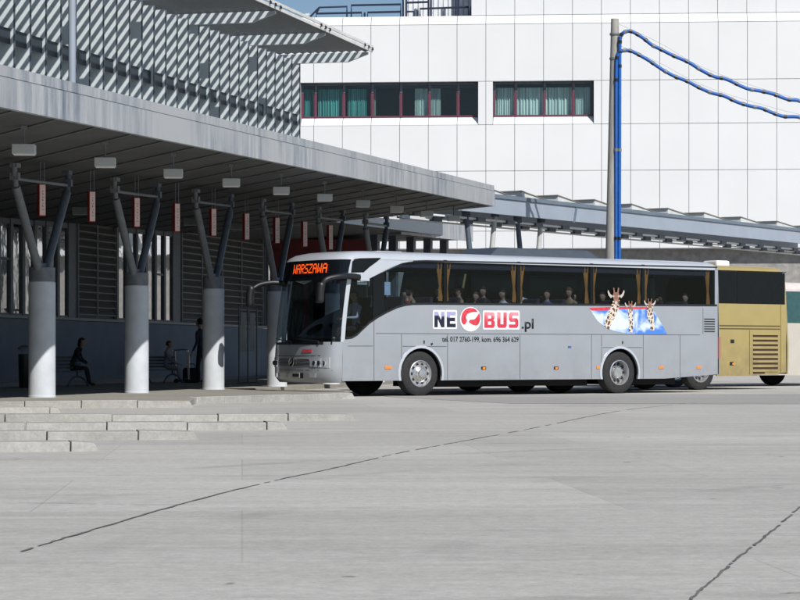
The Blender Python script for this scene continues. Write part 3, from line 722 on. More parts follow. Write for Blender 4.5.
# ------------------------------------------------------------------ coaches
AX = Vector((.816, .578)).normalized(); RZB = math.atan2(AX.y, AX.x); AV = Vector((-AX.y, AX.x))
FA = Vector((.488, 52.53)); UFA = 2.72
def side_of(origin):
    def f(x, y, v=0.0):
        a = (x-400)/F; P = origin+AV*v
        u = (a*P.y-P.x)/(AX.x-a*AX.y); Y = P.y+AX.y*u
        return (u, CH+(HZ-y)*Y/F)
    return f
ORG = FA-AX*UFA; S2 = side_of(ORG)
W = 2.52; LB = 12.30
def rake(z, k=.30): return 0 if z < 1.25 else k*((z-1.25)/2.1)**1.35
def coach_shell(root, L, rows, rf, rr_, pf, rk, mats, zs, names, NN=9, bumpz=1.25, dz0=2.66, roofz=3.12):
    """rows: (z, inset, extra front setback, extra rear setback)"""
    def curve(z, ins, ef, front):
        pts = []; hw = W/2-ins
        r = rf if front else rr_
        for i in range(2*NN+1):
            q_ = i/NN-1; q_ = math.copysign(.955, q_)*min(1, abs(q_)*NN/(NN-1)) if abs(abs(q_)-1) > 1e-6 else q_; th = math.pi/2*q_; w = math.sin(th)          # -1..1
            u = r*(1-(max(0, 1-abs(w)**pf))**(1/pf))+ef+(rake(z, rk) if front else rake(z, .06))
            pts.append((u if front else L-u, W/2+w*hw, z))
        return pts
    fr = [curve(z, i, a, True) for z, i, a, c in rows]; re = [curve(z, i, c, False) for z, i, a, c in rows]
    n = 2*NN+1
    out = {k: MB() for k in ('nose', 'screen', 'board', 'pillar', 'pillar2', 'tail', 'roof')}
    for j in range(len(rows)-1):
        zm = (rows[j][0]+rows[j+1][0])/2
        for i in range(n-1):
            q = [fr[j][i], fr[j][i+1], fr[j+1][i+1], fr[j+1][i]]
            k = 'nose' if zm < bumpz else ('roof' if zm > roofz else ('pillar' if i == 0 else 'pillar2' if i == n-2 else ('screen' if zm < dz0 else 'board')))
            out[k].add(q, [(0, 1, 2, 3)])
            if zm > .42: out['tail' if zm < roofz else 'roof'].add([re[j][i], re[j][i+1], re[j+1][i+1], re[j+1][i]], [(0, 1, 2, 3)])
        if zm > roofz:
            for e in (0, n-1): out['roof'].add([fr[j][e], re[j][e], re[j+1][e], fr[j+1][e]], [(0, 1, 2, 3)])
    top = fr[-1]+list(reversed(re[-1])); out['roof'].add(top, [tuple(range(len(top)))])
    return out, fr, re

def wheel(parent, u, z, v0, rear=False, far=False, r=.52):
    s = -1 if far else 1       # outside face towards -v for near side
    b = MB(); w = .30
    b.lathe([(r*.60, .0), (r*.80, -.005), (r*.93, .008), (r*.985, .03), (r, .07), (r, w-.05), (r*.96, w), (r*.6, w)], (0, 0, 0), 48, 'y', False)
    ty = b.build('wheel', M['rubber'], parent, 35)
    ty.location = (u, v0, z); ty.rotation_euler = (0, 0, 0 if not far else math.pi)
    R0 = r*.60
    b = MB()
    if not rear: b.lathe([(R0, -.004), (R0*.94, -.012), (R0*.88, .03), (R0*.70, .035), (R0*.52, -.03), (R0*.36, -.055), (R0*.3, -.09), (.03, -.10)], (0, 0, 0), 40, 'y', False)
    else: b.lathe([(R0, -.004), (R0*.93, -.012), (R0*.86, .05), (R0*.83, .14), (R0*.52, .15), (R0*.46, .06), (R0*.38, .03), (.03, .025)], (0, 0, 0), 40, 'y', False)
    rim = b.build('rim', M['rim'], ty, 30)
    if rear:
        b = MB(); b.lathe([(R0*.83, .128), (R0*.83, .136), (R0*.50, .136), (R0*.50, .128)], (0, 0, 0), 32, 'y'); b.build('dish', M['steel'], rim, 30)
    b = MB(); 
    for k in range(10):
        a = 2*math.pi*k/10; rad = R0*.70
        b.lathe([(.036, .0), (.036, .012)], (rad*math.cos(a), (.022 if not rear else .114), rad*math.sin(a)), 12, 'y')
    b.each('hand_hole', M['dark'], rim) if not far and parent is bus else b.build('hand_holes', M['dark'], rim)
    b = MB()
    for k in range(10):
        a = 2*math.pi*(k+.5)/10; rad = R0*.46
        b.lathe([(.014, 0), (.014, .03)], (rad*math.cos(a), (-.065 if not rear else .045), rad*math.sin(a)), 8, 'y')
    b.each('wheel_nut', M['chrome'], rim) if not far and parent is bus else b.build('wheel_nuts', M['chrome'], rim)
    return ty

def arch_pts(uc, zc, r, zb, n=14):
    a0 = math.asin((zb-zc)/r); return [(uc+r*math.cos(a0+(math.pi-2*a0)*i/n), zc+r*math.sin(a0+(math.pi-2*a0)*i/n)) for i in range(n+1)]
def gy(v): return v  # near side plane is y=v

bus = thing('coach', 'silver touring coach parked nose to the platform with red and navy lettering', 'coach', (ORG.x, ORG.y, 0), RZB)
rows = [(.32, .05, .10, .06), (.46, .0, .0, .0), (.62, 0, 0, 0), (.9, 0, 0, 0), (1.1, 0, .015, 0), (1.25, 0, .03, 0), (1.6, 0, .03, 0), (2.0, 0, .03, 0), (2.4, 0, .03, 0), (2.66, 0, .03, 0), (2.95, 0, .04, 0), (3.13, 0, .06, .0),
        (3.21, .025, .12, .03), (3.28, .09, .24, .08), (3.33, .22, .46, .2), (3.36, .5, .9, .5)]
sh, fr, re = coach_shell(bus, LB, rows, 0.52, .15, 2.6, .30, None, None, None)
sh['nose'].build('front_panel', M['silver'], bus, 50)
sh['screen'].build('windscreen', M['windscreen'], bus, 50)
dest = sh['board'].build('destination_board', M['blackgloss'], bus, 50)
sh['pillar'].build('windscreen_pillar', M['silversunlit'], bus, 50); sh['pillar2'].build('windscreen_pillar', M['silversunlit'], bus, 50)
sh['tail'].build('rear_panel', M['silver'], bus, 50)
sh['roof'].build('roof', M['silversunlit'], bus, 50)
def ufront(z, ef=.03): return .52+ef+rake(z, .30)
def urear(z): return LB-.15-rake(z, .06)
# window outline on the near side, (u,z)
lowc = [S2(*q) for q in ((717, 306.3), (560, 305.6), (430, 304.8), (413, 305.0), (405, 306), (397, 308.3), (387, 313), (378, 318), (370, 323.5), (363, 330), (357.5, 335.5), (352, 338.6), (346, 339.6))]
topc = [S2(*q) for q in ((363.5, 281.2), (369, 278.5), (375, 275.5), (383, 271), (392, 266.6), (402, 262.8), (413, 260.6), (425, 260.0), (500, 261.6), (600, 264.0), (717, 266.6))]
ur = urear(2.2)-.015
ZB = .36
za = S2(421, 374)[1]; za = .52
u1, u2 = UFA, UFA+6.09; AR = .60
skirt = [(ufront(.5, .0), ZB)]
skirt += [(u1-AR-.0, ZB)]+list(reversed(arch_pts(u1, za, AR, ZB)))[0:]+[(u2-AR, ZB)]+list(reversed(arch_pts(u2, za, AR, ZB)))+[(10.3, ZB), (ur, .46)]
lower = skirt+[(ur, lowc[0][1])]+[(min(a, ur), c) for a, c in lowc]
zl = lowc[-1][1]
lower[-1] = (ufront(zl), zl)
lower += [(ufront(1.25), 1.25), (ufront(1.0, .01), 1.0)]
# remove duplicates
cl_ = []
for q in lower:
    if not cl_ or (abs(cl_[-1][0]-q[0])+abs(cl_[-1][1]-q[1])) > 1e-4: cl_.append(q)
lower = cl_
# upper panel
upz = 3.13
upper = [(ufront(z, .035), z) for z in (2.74, 2.85, 3.0, upz)]+[(ur, upz)]+[(min(a, ur), c) for a, c in reversed(topc)]
upper = [q for q in upper]
upper += [(ufront(topc[0][1]-.0, .035)+.01, topc[0][1]+.02)] if False else []
pilz = topc[0][1]
b = MB(); b.prism(lower, 0.0, .05); b.build('side_panel', M['silver'], bus, bevel=.004)
b = MB(); b.prism(lower, W-.05, W); b.build('side_panel', M['silver'], bus, bevel=.004)
b = MB(); b.prism(upper, 0.0, .05); b.build('cantrail', M['silversunlit'], bus, bevel=.004)
b = MB(); b.prism(upper, W-.05, W); b.build('cantrail', M['silversunlit'], bus, bevel=.004)
# front side pillar (thin)
b = MB()
zz = [zl, 1.6, 2.0, 2.4, 2.74]
for vv in (0.0, W-.04):
    for a, c in zip(zz[:-1], zz[1:]): b.hexa([(ufront(a), vv, a), (ufront(a)+.035, vv, a), (ufront(a)+.035, vv+.04, a), (ufront(a), vv+.04, a)], [(ufront(c), vv, c), (ufront(c)+.035, vv, c), (ufront(c)+.035, vv+.04, c), (ufront(c), vv+.04, c)])
b.build('door_pillar', M['silversunlit'], bus)
# rear pillar
b = MB(); b.box((ur-.10, .0, lowc[0][1]), (ur, .05, topc[-1][1])); b.box((ur-.10, W-.05, lowc[0][1]), (ur, W, topc[-1][1])); b.build('rear_pillar', M['silver'], bus)
# glass panes separated by dark pillars
def interp(cv, u):
    cv = sorted(cv)
    for (a, c), (d, e) in zip(cv[:-1], cv[1:]):
        if a <= u <= d: return c+(e-c)*(u-a)/max(d-a, 1e-6)
    return cv[0][1] if u < cv[0][0] else cv[-1][1]
divs = [S2(q, 285)[0] for q in (379, 445.5, 519, 592, 643.5)]
ends = [ufront(2.0)+.02, ] + divs + [ur-.10]
def topz(u):
    return interp([(ufront(2.6), 2.64), (topc[0][0], topc[0][1])]+topc, u)
for side_v in (.012, W-.02):
    for i in range(len(ends)-1):
        a = ends[i]+(.05 if i else 0); c = ends[i+1]-(.05 if i < len(ends)-2 else 0)
        N = 24 if i < 2 else 6; us = [a+(c-a)*k/N for k in range(N+1)]
        pts = [(u, interp(lowc+[(ufront(2), zl)], u)+.015) for u in us]+[(u, topz(u)-.015) for u in reversed(us)]
        b = MB(); b.prism(pts, side_v, side_v+.008)
        o = b.build('side_window', M['busglass'], bus)
    b = MB()
    for i, u in enumerate(divs):
        w_ = .05 if i else .16
        b.box((u-w_, side_v-.004, interp(lowc, u)-.02), (u+w_, side_v+.03, topz(u)+.01))
    b.each('window_pillar', M['blackgloss'], bus)
# dark border under and over the glass
b = MB()
def ribbon(cv, h, v0, v1):
    for (a, c), (d, e) in zip(cv[:-1], cv[1:]):
        if abs(a-d) < 1e-5: continue
        b.hexa([(a, v0, c), (d, v0, e), (d, v1, e), (a, v1, c)], [(a, v0, c+h), (d, v0, e+h), (d, v1, e+h), (a, v1, c+h)])
ribbon([(min(a, ur-.02), c) for a, c in lowc], .05, -.004, .03); ribbon(topc[6:-1]+[(ur-.02, topc[-1][1])], -.035, -.004, .03)
b.build('window_trim', M['black'], bus)
# small upper quarter window
q = [S2(*k) for k in ((352.3, 261.5), (354.5, 259), (360, 258.2), (381, 257.8), (377, 261.5), (370, 266.5), (363.5, 272.3), (351, 272.6))]
b = MB(); b.prism(q, -.008, -.001); b.build('quarter_window', M['blackgloss'], bus)
b = MB(); x0, z0 = S2(358, 284.5); x1, z1 = S2(368, 281); b.box((x0, .03, z0), (x1, .05, z1+.06)); b.build('mirror_inside', M['lens'], bus)
# notice in the window
x0, z0 = S2(384.5, 295); x1, z1 = S2(391, 282); b = MB(); b.box((x0, .026, z0), (x1, .03, z1)); b.build('notice', M['notice'], bus)
# panel gaps
b = MB()
def vline(px, ya, yb, w=.014):
    u, z0 = S2(px, yb); _, z1 = S2(px, ya); b.box((u-w/2, -.003, max(z0, .37)), (u+w/2, .001, z1))
def hline(xa, xb, y0, y1=None, w=.014):
    a, z0 = S2(xa, y0); c, z1 = S2(xb, y1 or y0); b.hexa([(a, -.003, z0-w/2), (c, -.003, z1-w/2), (c, .001, z1-w/2), (a, .001, z0-w/2)], [(a, -.003, z0+w/2), (c, -.003, z1+w/2), (c, .001, z1+w/2), (a, .001, z0+w/2)])
vline(374, 320.5, 383.2); vline(401.5, 334, 383); vline(447.5, 334, 383); vline(520, 334, 383); vline(591.5, 334.5, 382.5); vline(601.5, 334.5, 382); vline(643.2, 334.5, 382); vline(680, 335, 380)
hline(376, 700, 333.4, 334.9); hline(348, 373, 346); hline(402.5, 446.5, 346.3, 346.5); hline(602.5, 642, 347.5); vline(703, 308, 334)
b.build('panel_gap', mat('silver_panel_gap', (.09, .095, .105), .8), bus)
# wheel arch lips
for uc in (u1, u2):
    b = MB(); pin = arch_pts(uc, za, AR-.005, ZB, 20); po = arch_pts(uc, za, AR+.055, ZB, 20)
    for i in range(20):
        b.hexa([(pin[i][0], -.022, pin[i][1]), (po[i][0], -.012, po[i][1]), (po[i][0], .01, po[i][1]), (pin[i][0], .01, pin[i][1])],
               [(pin[i+1][0], -.022, pin[i+1][1]), (po[i+1][0], -.012, po[i+1][1]), (po[i+1][0], .01, po[i+1][1]), (pin[i+1][0], .01, pin[i+1][1])])
    b.build('wheel_arch', M['silversunlit'], bus, 30)
    b = MB(); pin = arch_pts(uc, za, AR+.02, ZB, 16)
    for vv in ((.052, .42), (W-.42, W-.057)):
        for i in range(16):
            b.add([(pin[i][0], vv[0], pin[i][1]), (pin[i+1][0], vv[0], pin[i+1][1]), (pin[i+1][0], vv[1], pin[i+1][1]), (pin[i][0], vv[1], pin[i][1])], [(0, 1, 2, 3)])
        b.build('wheel_housing', M['dark'], bus); b = MB()
wheel(bus, u1, .52, .02); wheel(bus, u2, .52, .02, True)
wheel(bus, u1, .52, W-.02, far=True); wheel(bus, u2, .52, W-.02, True, far=True)
# underbody, floor, interior
b = MB(); b.box((.75, .45, .40), (LB-.9, W-.45, 1.28)); b.box((3.45, .35, .20), (5.7, W-.35, .45)); b.box((5.705, .42, .205), (8.1, W-.42, .45)); b.box((9.5, .40, .21), (11.0, W-.40, .45)); b.box((5.75, .06, .36), (8.0, W-.06, .42)); b.box((.6, .25, .42), (1.9, W-.25, 1.2)); b.build('underbody', M['dark'], bus)
b = MB(); b.box((1.1, .07, 1.30), (LB-.35, W-.07, 1.36)); b.build('floor', M['seatfab'], bus)
b = MB(); b.box((.95, .42, 3.085), (LB-.6, W-.42, 3.12)); b.box((1.3, .06, 2.98), (LB-.5, .40, 3.12)); b.box((1.3, W-.40, 2.98), (LB-.5, W-.06, 3.12)); b.build('luggage_rack', M['seatfab'], bus)
b = MB(); b.box((.45, .28, 1.0), (1.0, W-.28, 1.38)); b.build('dashboard', M['black'], bus, bevel=.05)
b = MB(); b.lathe([(.23, -.012), (.235, 0), (.23, .012)], (0, 0, 0), 24, 'z'); o = b.build('steering_wheel', M['black'], bus); o.location = (1.05, 1.95, 1.55); o.rotation_euler = (0, R(-35), 0)
sb = MB(); sb.box((0, -.46, .36), (.45, .46, .48)); sb.hexa([(.38, -.46, .45), (.5, -.46, .45), (.5, .46, .45), (.38, .46, .45)], [(.55, -.44, 1.08), (.64, -.44, 1.08), (.64, .44, 1.08), (.55, .44, 1.08)])
seat0 = None
for i in range(12):
    for v in (.56, W-.56):
        u = 1.75+i*.80
        if seat0 is None: seat0 = o = sb.build('seat', M['seatfab'], bus, bevel=.04)
        else: o = seat0.copy(); col.objects.link(o); o.parent = bus
        o.location = (u, v, 1.36-.12)
# curtains
def curt(px, lean):
    u, _ = S2(px, 285); zt = topz(u)-.03; b = MB(); N = 9; vs = []
    for k in range(N):
        z = zt-(zt-2.22)*k/(N-1); w = .085*(1-.72*min(1, k/(N*.55))) if k < N*.62 else .03+.012*(k-N*.6)
        c = u+lean*.05*(k/(N-1))
        vs += [(c-w, .075, z), (c-w*.3, .05, z), (c+w*.3, .075, z), (c+w, .05, z)]
    b.add(vs, [(4*k+j, 4*k+j+1, 4*k+j+5, 4*k+j+4) for k in range(N-1) for j in range(3)])
    b.build('curtain', M['curtain'], bus, 40)
for px, l in ((440.5, 1), (449.5, -1), (514.5, 1), (523.5, -1), (587, 1), (596, -1), (639.5, 1), (648, -1), (708.5, 1)): curt(px, l)
# roof air conditioning
b = MB(); ua, uc = S2(458, 250, .5)[0]+.95, S2(598, 252, .5)[0]+.12
b.hexa([(ua, .5, 3.34), (uc, .5, 3.34), (uc, W-.5, 3.34), (ua, W-.5, 3.34)], [(ua+.35, .62, 3.56), (uc-.35, .62, 3.56), (uc-.35, W-.62, 3.56), (ua+.35, W-.62, 3.56)])
b.build('air_conditioner', mat('blue_grey_cowl', (.05, .065, .085), .5), bus, bevel=.03)
b = MB(); b.box((.95+1.2, 1.0, 3.355), (2.9, 1.5, 3.40)); b.build('roof_hatch', M['lampbox'], bus, bevel=.02)
# side lamps and marks
for px, py, w_ in ((388, 367.6, 1.7), (483.5, 368, 1.3), (556, 368, 1.3), (598, 367.5, 1), (661, 367.5, 1.3), (698.7, 367.5, 1.3)):
    u, z = S2(px, py); b = MB(); b.box((u-.055*w_, -.014, z-.035), (u+.055*w_, .0, z+.035)); o = b.build('side_lamp', M['orange'] if px not in (483.5, 556) else M['black'], bus, bevel=.008)
    if px in (483.5, 556): bb = MB(); bb.box((u-.035, -.018, z-.03), (u+.045, -.0142, z+.02)); bb.build('lens', M['orange'], o)
b = MB()
for px, py in ((424, 342), (622.5, 342.5)): u, z = S2(px, py); b.box((u-.015, -.012, z-.035), (u+.015, 0, z+.035))
b.each('panel_catch', M['black'], bus)
b = MB(); u, z = S2(569.5, 347); b.box((u-.05, -.008, z-.025), (u+.05, 0, z+.025)); b.build('blue_badge', M['clothblue'], bus)
# side grille at the rear
a, z0 = S2(703.8, 332.5); c, z1 = S2(715, 317.5); b = MB(); b.box((a, -.004, z0), (c, .0, z1)); gr_ = b.build('vent_grille', M['silver'], bus)
b = MB()
for k in range(6): zz_ = z0+.03+k*(z1-z0-.05)/5.4; b.box((a+.01, -.008, zz_-.014), (c-.01, -.0042, zz_+.014))
b.build('vent_slot', M['black'], gr_)
# tail lamps
for vv, s_ in ((0.0, 1), (W, -1)):
    b = MB()
    b.hexa([(LB-.17, vv-.016*s_, .86), (LB+.02, vv+.12*s_, .86), (LB-.03, vv+.22*s_, .86), (LB-.19, vv+.06*s_, .86)], [(LB-.17, vv-.016*s_, 1.42), (LB+.02, vv+.12*s_, 1.42), (LB-.03, vv+.22*s_, 1.42), (LB-.19, vv+.06*s_, 1.42)])
    b.build('tail_lamp', M['redlens'], bus)
b = MB(); b.box((LB-.16+.1, .4, 2.0), (LB+.01, W-.4, 3.0)); b.build('rear_window', M['blackgloss'], bus, bevel=.03)
# front: headlights, grille lines, plate, emblem, wipers
def fpt(v, z, off=.0):       # point on the nose surface
    w = (v-W/2)/(W/2); ef = .0 if z < 1.0 else .03*min(1, (z-1.0)/.25)
    u = .52*(1-(max(0, 1-abs(w)**2.6))**(1/2.6))+ef+rake(z, .30)
    return (u-off, v, z)
def fpatch(poly, off, thick, name, m, parent=bus, n=10):
    """poly = list of (v, zlo, zhi) columns"""
    b = MB(); vs = []
    for v, zl_, zh in poly: vs += [fpt(v, zl_, off), fpt(v, zh, off), fpt(v, zl_, off-thick), fpt(v, zh, off-thick)]
    fs = []
    for i in range(len(poly)-1):
        a = 4*i; c = a+4; fs += [(a, c, c+1, a+1), (a+2, a+3, c+3, c+2), (a+1, c+1, c+3, a+3), (a, a+2, c+2, c)]
    fs += [(0, 1, 3, 2), (4*(len(poly)-1), 4*(len(poly)-1)+2, 4*(len(poly)-1)+3, 4*(len(poly)-1)+1)]
    b.add(vs, fs); return b.build(name, m, parent, 30)
def fr_range(v0, v1, z0, z1, n=8): return [(v0+(v1-v0)*i/n, z0, z1) for i in range(n+1)]
for sgn in (0, 1):
    mir = (lambda v: v) if not sgn else (lambda v: W-v)
    hp = fpatch([(mir(.10+.5*i/8), .66+.03*i/8, .90-.08*i/8) for i in range(9)], .012, .03, 'headlight', M['lens'])
    for vv in (.2, .33, .46):
        b = MB(); p_ = fpt(mir(vv), .77, .02); b.lathe([(.045, -.01), (.055, .01)], (0, 0, 0), 16, 'z'); o = b.build('lamp', M['chrome'] if vv != .33 else M['black'], hp); o.location = p_; o.rotation_euler = (0, R(-90), 0)
fpatch(fr_range(.62, W-.62, .70, .84), .006, .012, 'grille', mat('grille_grey', (.12, .12, .125), .4))
fpatch(fr_range(.62, W-.62, .845, .862), .014, .02, 'grille_trim', M['chrome'])
fpatch(fr_range(.62, W-.62, .762, .774), .014, .02, 'grille_trim', M['chrome'])
fpatch(fr_range(.3, W-.3, .93, .94), .002, .004, 'bonnet_gap', M['dark'])
fpatch(fr_range(.06, W-.06, .60, .61), .002, .004, 'bumper_gap', M['dark'])
fpatch(fr_range(.08, W-.08, 1.19, 1.25, 12), .004, .01, 'screen_trim', M['black'])
fpatch(fr_range(W/2-.28, W/2+.28, .43, .55), .015, .012, 'number_plate', M['platepl'])
fpatch(fr_range(W/2-.27, W/2-.0, .455, .525), .018, .002, 'plate_lettering', M['black'])
fpatch(fr_range(.42, .62, .44, .53), .01, .01, 'fog_lamp', M['lens']); fpatch(fr_range(W-.62, W-.42, .44, .53), .01, .01, 'fog_lamp', M['lens'])
fpatch(fr_range(.85, 1.02, .42, .54), .004, .006, 'air_intake', M['black'])
b = MB(); b.lathe([(.1, -.01), (.105, 0), (.1, .01)], (0, 0, 0), 28, 'z'); b2 = b.build('emblem_disc', M['black'], bus, 40); b2.location = fpt(W/2, .79, .035); b2.rotation_euler = (0, R(-90), 0)
b = MB()
for k in range(24):
    a = 2*math.pi*k/24; c = 2*math.pi*(k+1)/24; b.tube([(.098*math.cos(a), .098*math.sin(a), .012), (.098*math.cos(c), .098*math.sin(c), .012)], .008, 6, False)
for k in range(3):
    a = 2*math.pi*k/3; b.tube([(0, 0, .012), (.095*math.cos(a), .095*math.sin(a), .012)], [.014, .003], 6)
o = b.build('emblem_star', M['chrome'], b2, 40)
fpatch([(.55+.03*i, 1.02+.0*i, 1.08) for i in range(12)], .006, .006, 'badge', M['redtext'])
for v0, v1 in ((.35, 1.15), (1.35, 2.15)):
    b = MB(); P = [Vector(fpt(v0+(v1-v0)*k/8, 1.27+.06*k/8, .03)) for k in range(9)]; b.tube(P, .012, 6); b.tube([fpt(v0, 1.2, .02), P[0]], .016, 6); b.build('wiper', M['black'], bus)
# destination text as an amber dot matrix
FONT = {'W': ['10001', '10001', '10001', '10101', '10101', '11011', '10001'], 'A': ['01110', '10001', '10001', '11111', '10001', '10001', '10001'],
        'R': ['11110', '10001', '10001', '11110', '10100', '10010', '10001'], 'S': ['01111', '10000', '10000', '01110', '00001', '00001', '11110'], 'Z': ['11111', '00001', '00010', '00100', '01000', '10000', '11111']}
em, nt, bb_ = nodes('amber_led'); bb_.inputs['Base Color'].default_value = (.6, .08, .01, 1); bb_.inputs['Emission Color'].default_value = (1, .10, .008, 1); bb_.inputs['Emission Strength'].default_value = 1.1
px_ = .0268; cx = 1.60; z0 = 2.83
for li, chx in enumerate('WARSZAWA'):
    b = MB()
    for r_, row in enumerate(FONT[chx]):
        for c_, bit in enumerate(row):
            if bit == '1':
                v = cx-(li*6+c_)*px_; z = z0+(6-r_)*.031
                q = [fpt(v-px_*.96, z, .026), fpt(v, z, .026), fpt(v, z+.029, .026), fpt(v-px_*.96, z+.029, .026)]
                b.add(q, [(0, 1, 2, 3)])
    b.build('destination_letter', em, dest)
# mirrors
def mirror(P, rad, hp):
    b = MB(); b.tube(catmull(P, 8), [rad*(1-.25*i/(8*(len(P)-1))) for i in range(8*(len(P)-1)+1)], 12); o = b.build('mirror_arm', M['black'], bus, 50)
    b = MB(); b.tube(catmull(hp, 6), [.07]+[.095]*(6*(len(hp)-1)-1)+[.06], 14); b.build('mirror_head', M['black'], o, 50)
mirror([(.95, -.02, 2.72), (.70, -.10, 2.74), (.35, -.16, 2.73), (.02, -.12, 2.66), (-.10, -.08, 2.52)], .075, [(-.10, -.08, 2.58), (-.13, -.07, 2.36), (-.13, -.06, 2.12)])
mirror([(.62, W+.0, 2.62), (.35, W+.10, 2.66), (.05, W+.22, 2.62), (-.18, W+.27, 2.50)], .07, [(-.18, W+.27, 2.56), (-.22, W+.28, 2.34), (-.22, W+.28, 2.08)])
b = MB(); a, z0 = S2(360, 281); c, z1 = S2(369, 273.5); b.box((a, -.03, z0), (c, -.009, z1)); b.build('mirror_mount', M['silversunlit'], bus, bevel=.01)

# lettering on the side
def st(name, s, m, xa, xb, ya, yb, y, **k):
    a, z0 = S2(xa, yb); c, z1 = S2(xb, yb); _, zt = S2(xa, ya); return place_text(name, s, m, bus, a, c, z0, zt, y, **k)
GLY = {'N': [[(0,0),(0,1),(.34,1),(.66,.46),(.66,1),(1,1),(1,0),(.68,0),(.34,.54),(.34,0)]],
 'E': [[(0,0),(0,1),(1,1),(1,.77),(.36,.77),(.36,.62),(.92,.62),(.92,.39),(.36,.39),(.36,.23),(1,.23),(1,0)]],
 'B': [[(0,0),(0,1),(.34,1),(.34,0)], [(.34,.8),(.34,1),(.66,1),(.66,.8)], [(.34,.41),(.34,.6),(.66,.6),(.66,.41)], [(.34,0),(.34,.2),(.66,.2),(.66,0)],
       [(.66,1),(.85,1),(.97,.9),(.97,.62),(.87,.51),(.66,.51)], [(.66,.51),(.87,.51),(1,.4),(1,.12),(.87,0),(.66,0)]],
 'U': [[(0,1),(.35,1),(.35,.23),(.65,.23),(.65,1),(1,1),(1,.14),(.86,0),(.14,0),(0,.14)]],
 'S': [[(0,0),(0,.22),(.66,.22),(.66,.39),(.14,.39),(0,.53),(0,.86),(.14,1),(1,1),(1,.78),(.34,.78),(.34,.62),(.86,.62),(1,.48),(1,.14),(.86,0)]]}
def letter(chx, xa, xb, ya, yb, m):
    a, z0 = S2(xa, yb); c, z1 = S2(xb, ya); e = .04
    b = MB(); b.prism([(a-e, z0-e*.4), (a-e*.4, z0-e), (c+e*.4, z0-e), (c+e, z0-e*.4), (c+e, z1+e*.4), (c+e*.4, z1+e), (a-e*.4, z1+e), (a-e, z1+e*.4)], -.0045, -.001); bk = b.build('letter_backing', M['white'], bus)
    b = MB()
    for poly in GLY[chx]: b.prism([(a+(c-a)*p[0], z0+(z1-z0)*p[1]) for p in poly], -.008, -.0048)
    b.build('letter', m, bk)
def printed(name, ctop, cbot, zmid, zw, patch):
    m, nt, bs = nodes(name); bs.inputs['Roughness'].default_value = .45
    tc = nt.nodes.new('ShaderNodeTexCoord'); sp = nt.nodes.new('ShaderNodeSeparateXYZ'); nt.links.new(tc.outputs['Object'], sp.inputs[0])
    n = nt.nodes.new('ShaderNodeTexNoise'); n.inputs['Scale'].default_value = 4; nt.links.new(tc.outputs['Object'], n.inputs['Vector'])
    mr = nt.nodes.new('ShaderNodeMath'); mr.operation = 'MULTIPLY_ADD'; mr.inputs[1].default_value = patch; nt.links.new(n.outputs['Fac'], mr.inputs[0]); nt.links.new(sp.outputs['Z'], mr.inputs[2])
    r = nt.nodes.new('ShaderNodeMapRange'); r.inputs['From Min'].default_value = zmid-zw+patch*.5; r.inputs['From Max'].default_value = zmid+zw+patch*.5; nt.links.new(mr.outputs[0], r.inputs[0])
    x = nt.nodes.new('ShaderNodeMix'); x.data_type = 'RGBA'; x.inputs[6].default_value = (*cbot, 1); x.inputs[7].default_value = (*ctop, 1); nt.links.new(r.outputs[0], x.inputs[0]); nt.links.new(x.outputs[2], bs.inputs['Base Color']); return m
zm_ = S2(445, 316.5)[1]
mne = printed('navy_to_lavender_print', (.36, .35, .58), (.012, .014, .035), zm_, .02, .35)
mbu = printed('red_to_pink_print', (.78, .30, .34), (.60, .045, .075), zm_+.02, .10, .5)
letter('N', 434.2, 444.3, 311.8, 327.2, mne); letter('E', 446.6, 455.6, 311.8, 327.2, mne)
letter('B', 484.2, 494.6, 312.3, 327.8, mbu); letter('U', 497.0, 506.6, 312.3, 327.8, mbu); letter('S', 508.8, 518.2, 312.3, 327.8, mbu)
st('lettering', '.pl', M['blacktext'], 521.5, 533.5, 318.5, 331.8, -.004, offset=.02)
st('lettering', 'tel. 017 2760-199, kom. 696 364 629', M['blacktext'], 442, 518.5, 336.4, 342.6, -.004, offset=.014)
# round logo
u, z = S2(470.5, 319.2); rx = (S2(481, 319)[0]-S2(460, 319)[0])/2; rz_ = (S2(470, 307)[1]-S2(470, 331.5)[1])/2
def ell(k, y, m, name, cz=0, cu=0):
    b = MB(); b.prism([(u+cu+rx*k*math.cos(a), z+cz+rz_*k*math.sin(a)) for a in [2*math.pi*i/36 for i in range(36)]], y, y+.002); return b.build(name, m, bus)
ell(1.0, -.005, M['white'], 'logo_disc'); 
b = MB()
def blob(pts, y):
    P = catmull([(u+rx*p[0], z+rz_*p[1], 0) for p in pts]+[(u+rx*pts[0][0], z+rz_*pts[0][1], 0)], 5)[:-1]; b.prism([(q.x, q.y) for q in P], y, y+.002)
blob([(-.9, .1), (-.75, .55), (-.3, .88), (.3, .88), (.65, .62), (.3, .6), (-.25, .45), (-.45, .15), (-.35, -.15), (-.6, -.45), (-.85, -.25)], -.0085)
blob([(.9, .3), (.88, -.15), (.6, -.5), (.15, -.42), (-.15, -.25), (-.05, -.05), (.35, .0), (.65, .3), (.8, .5)], -.0085)
b.build('logo_swirl', M['redtext'], bus)
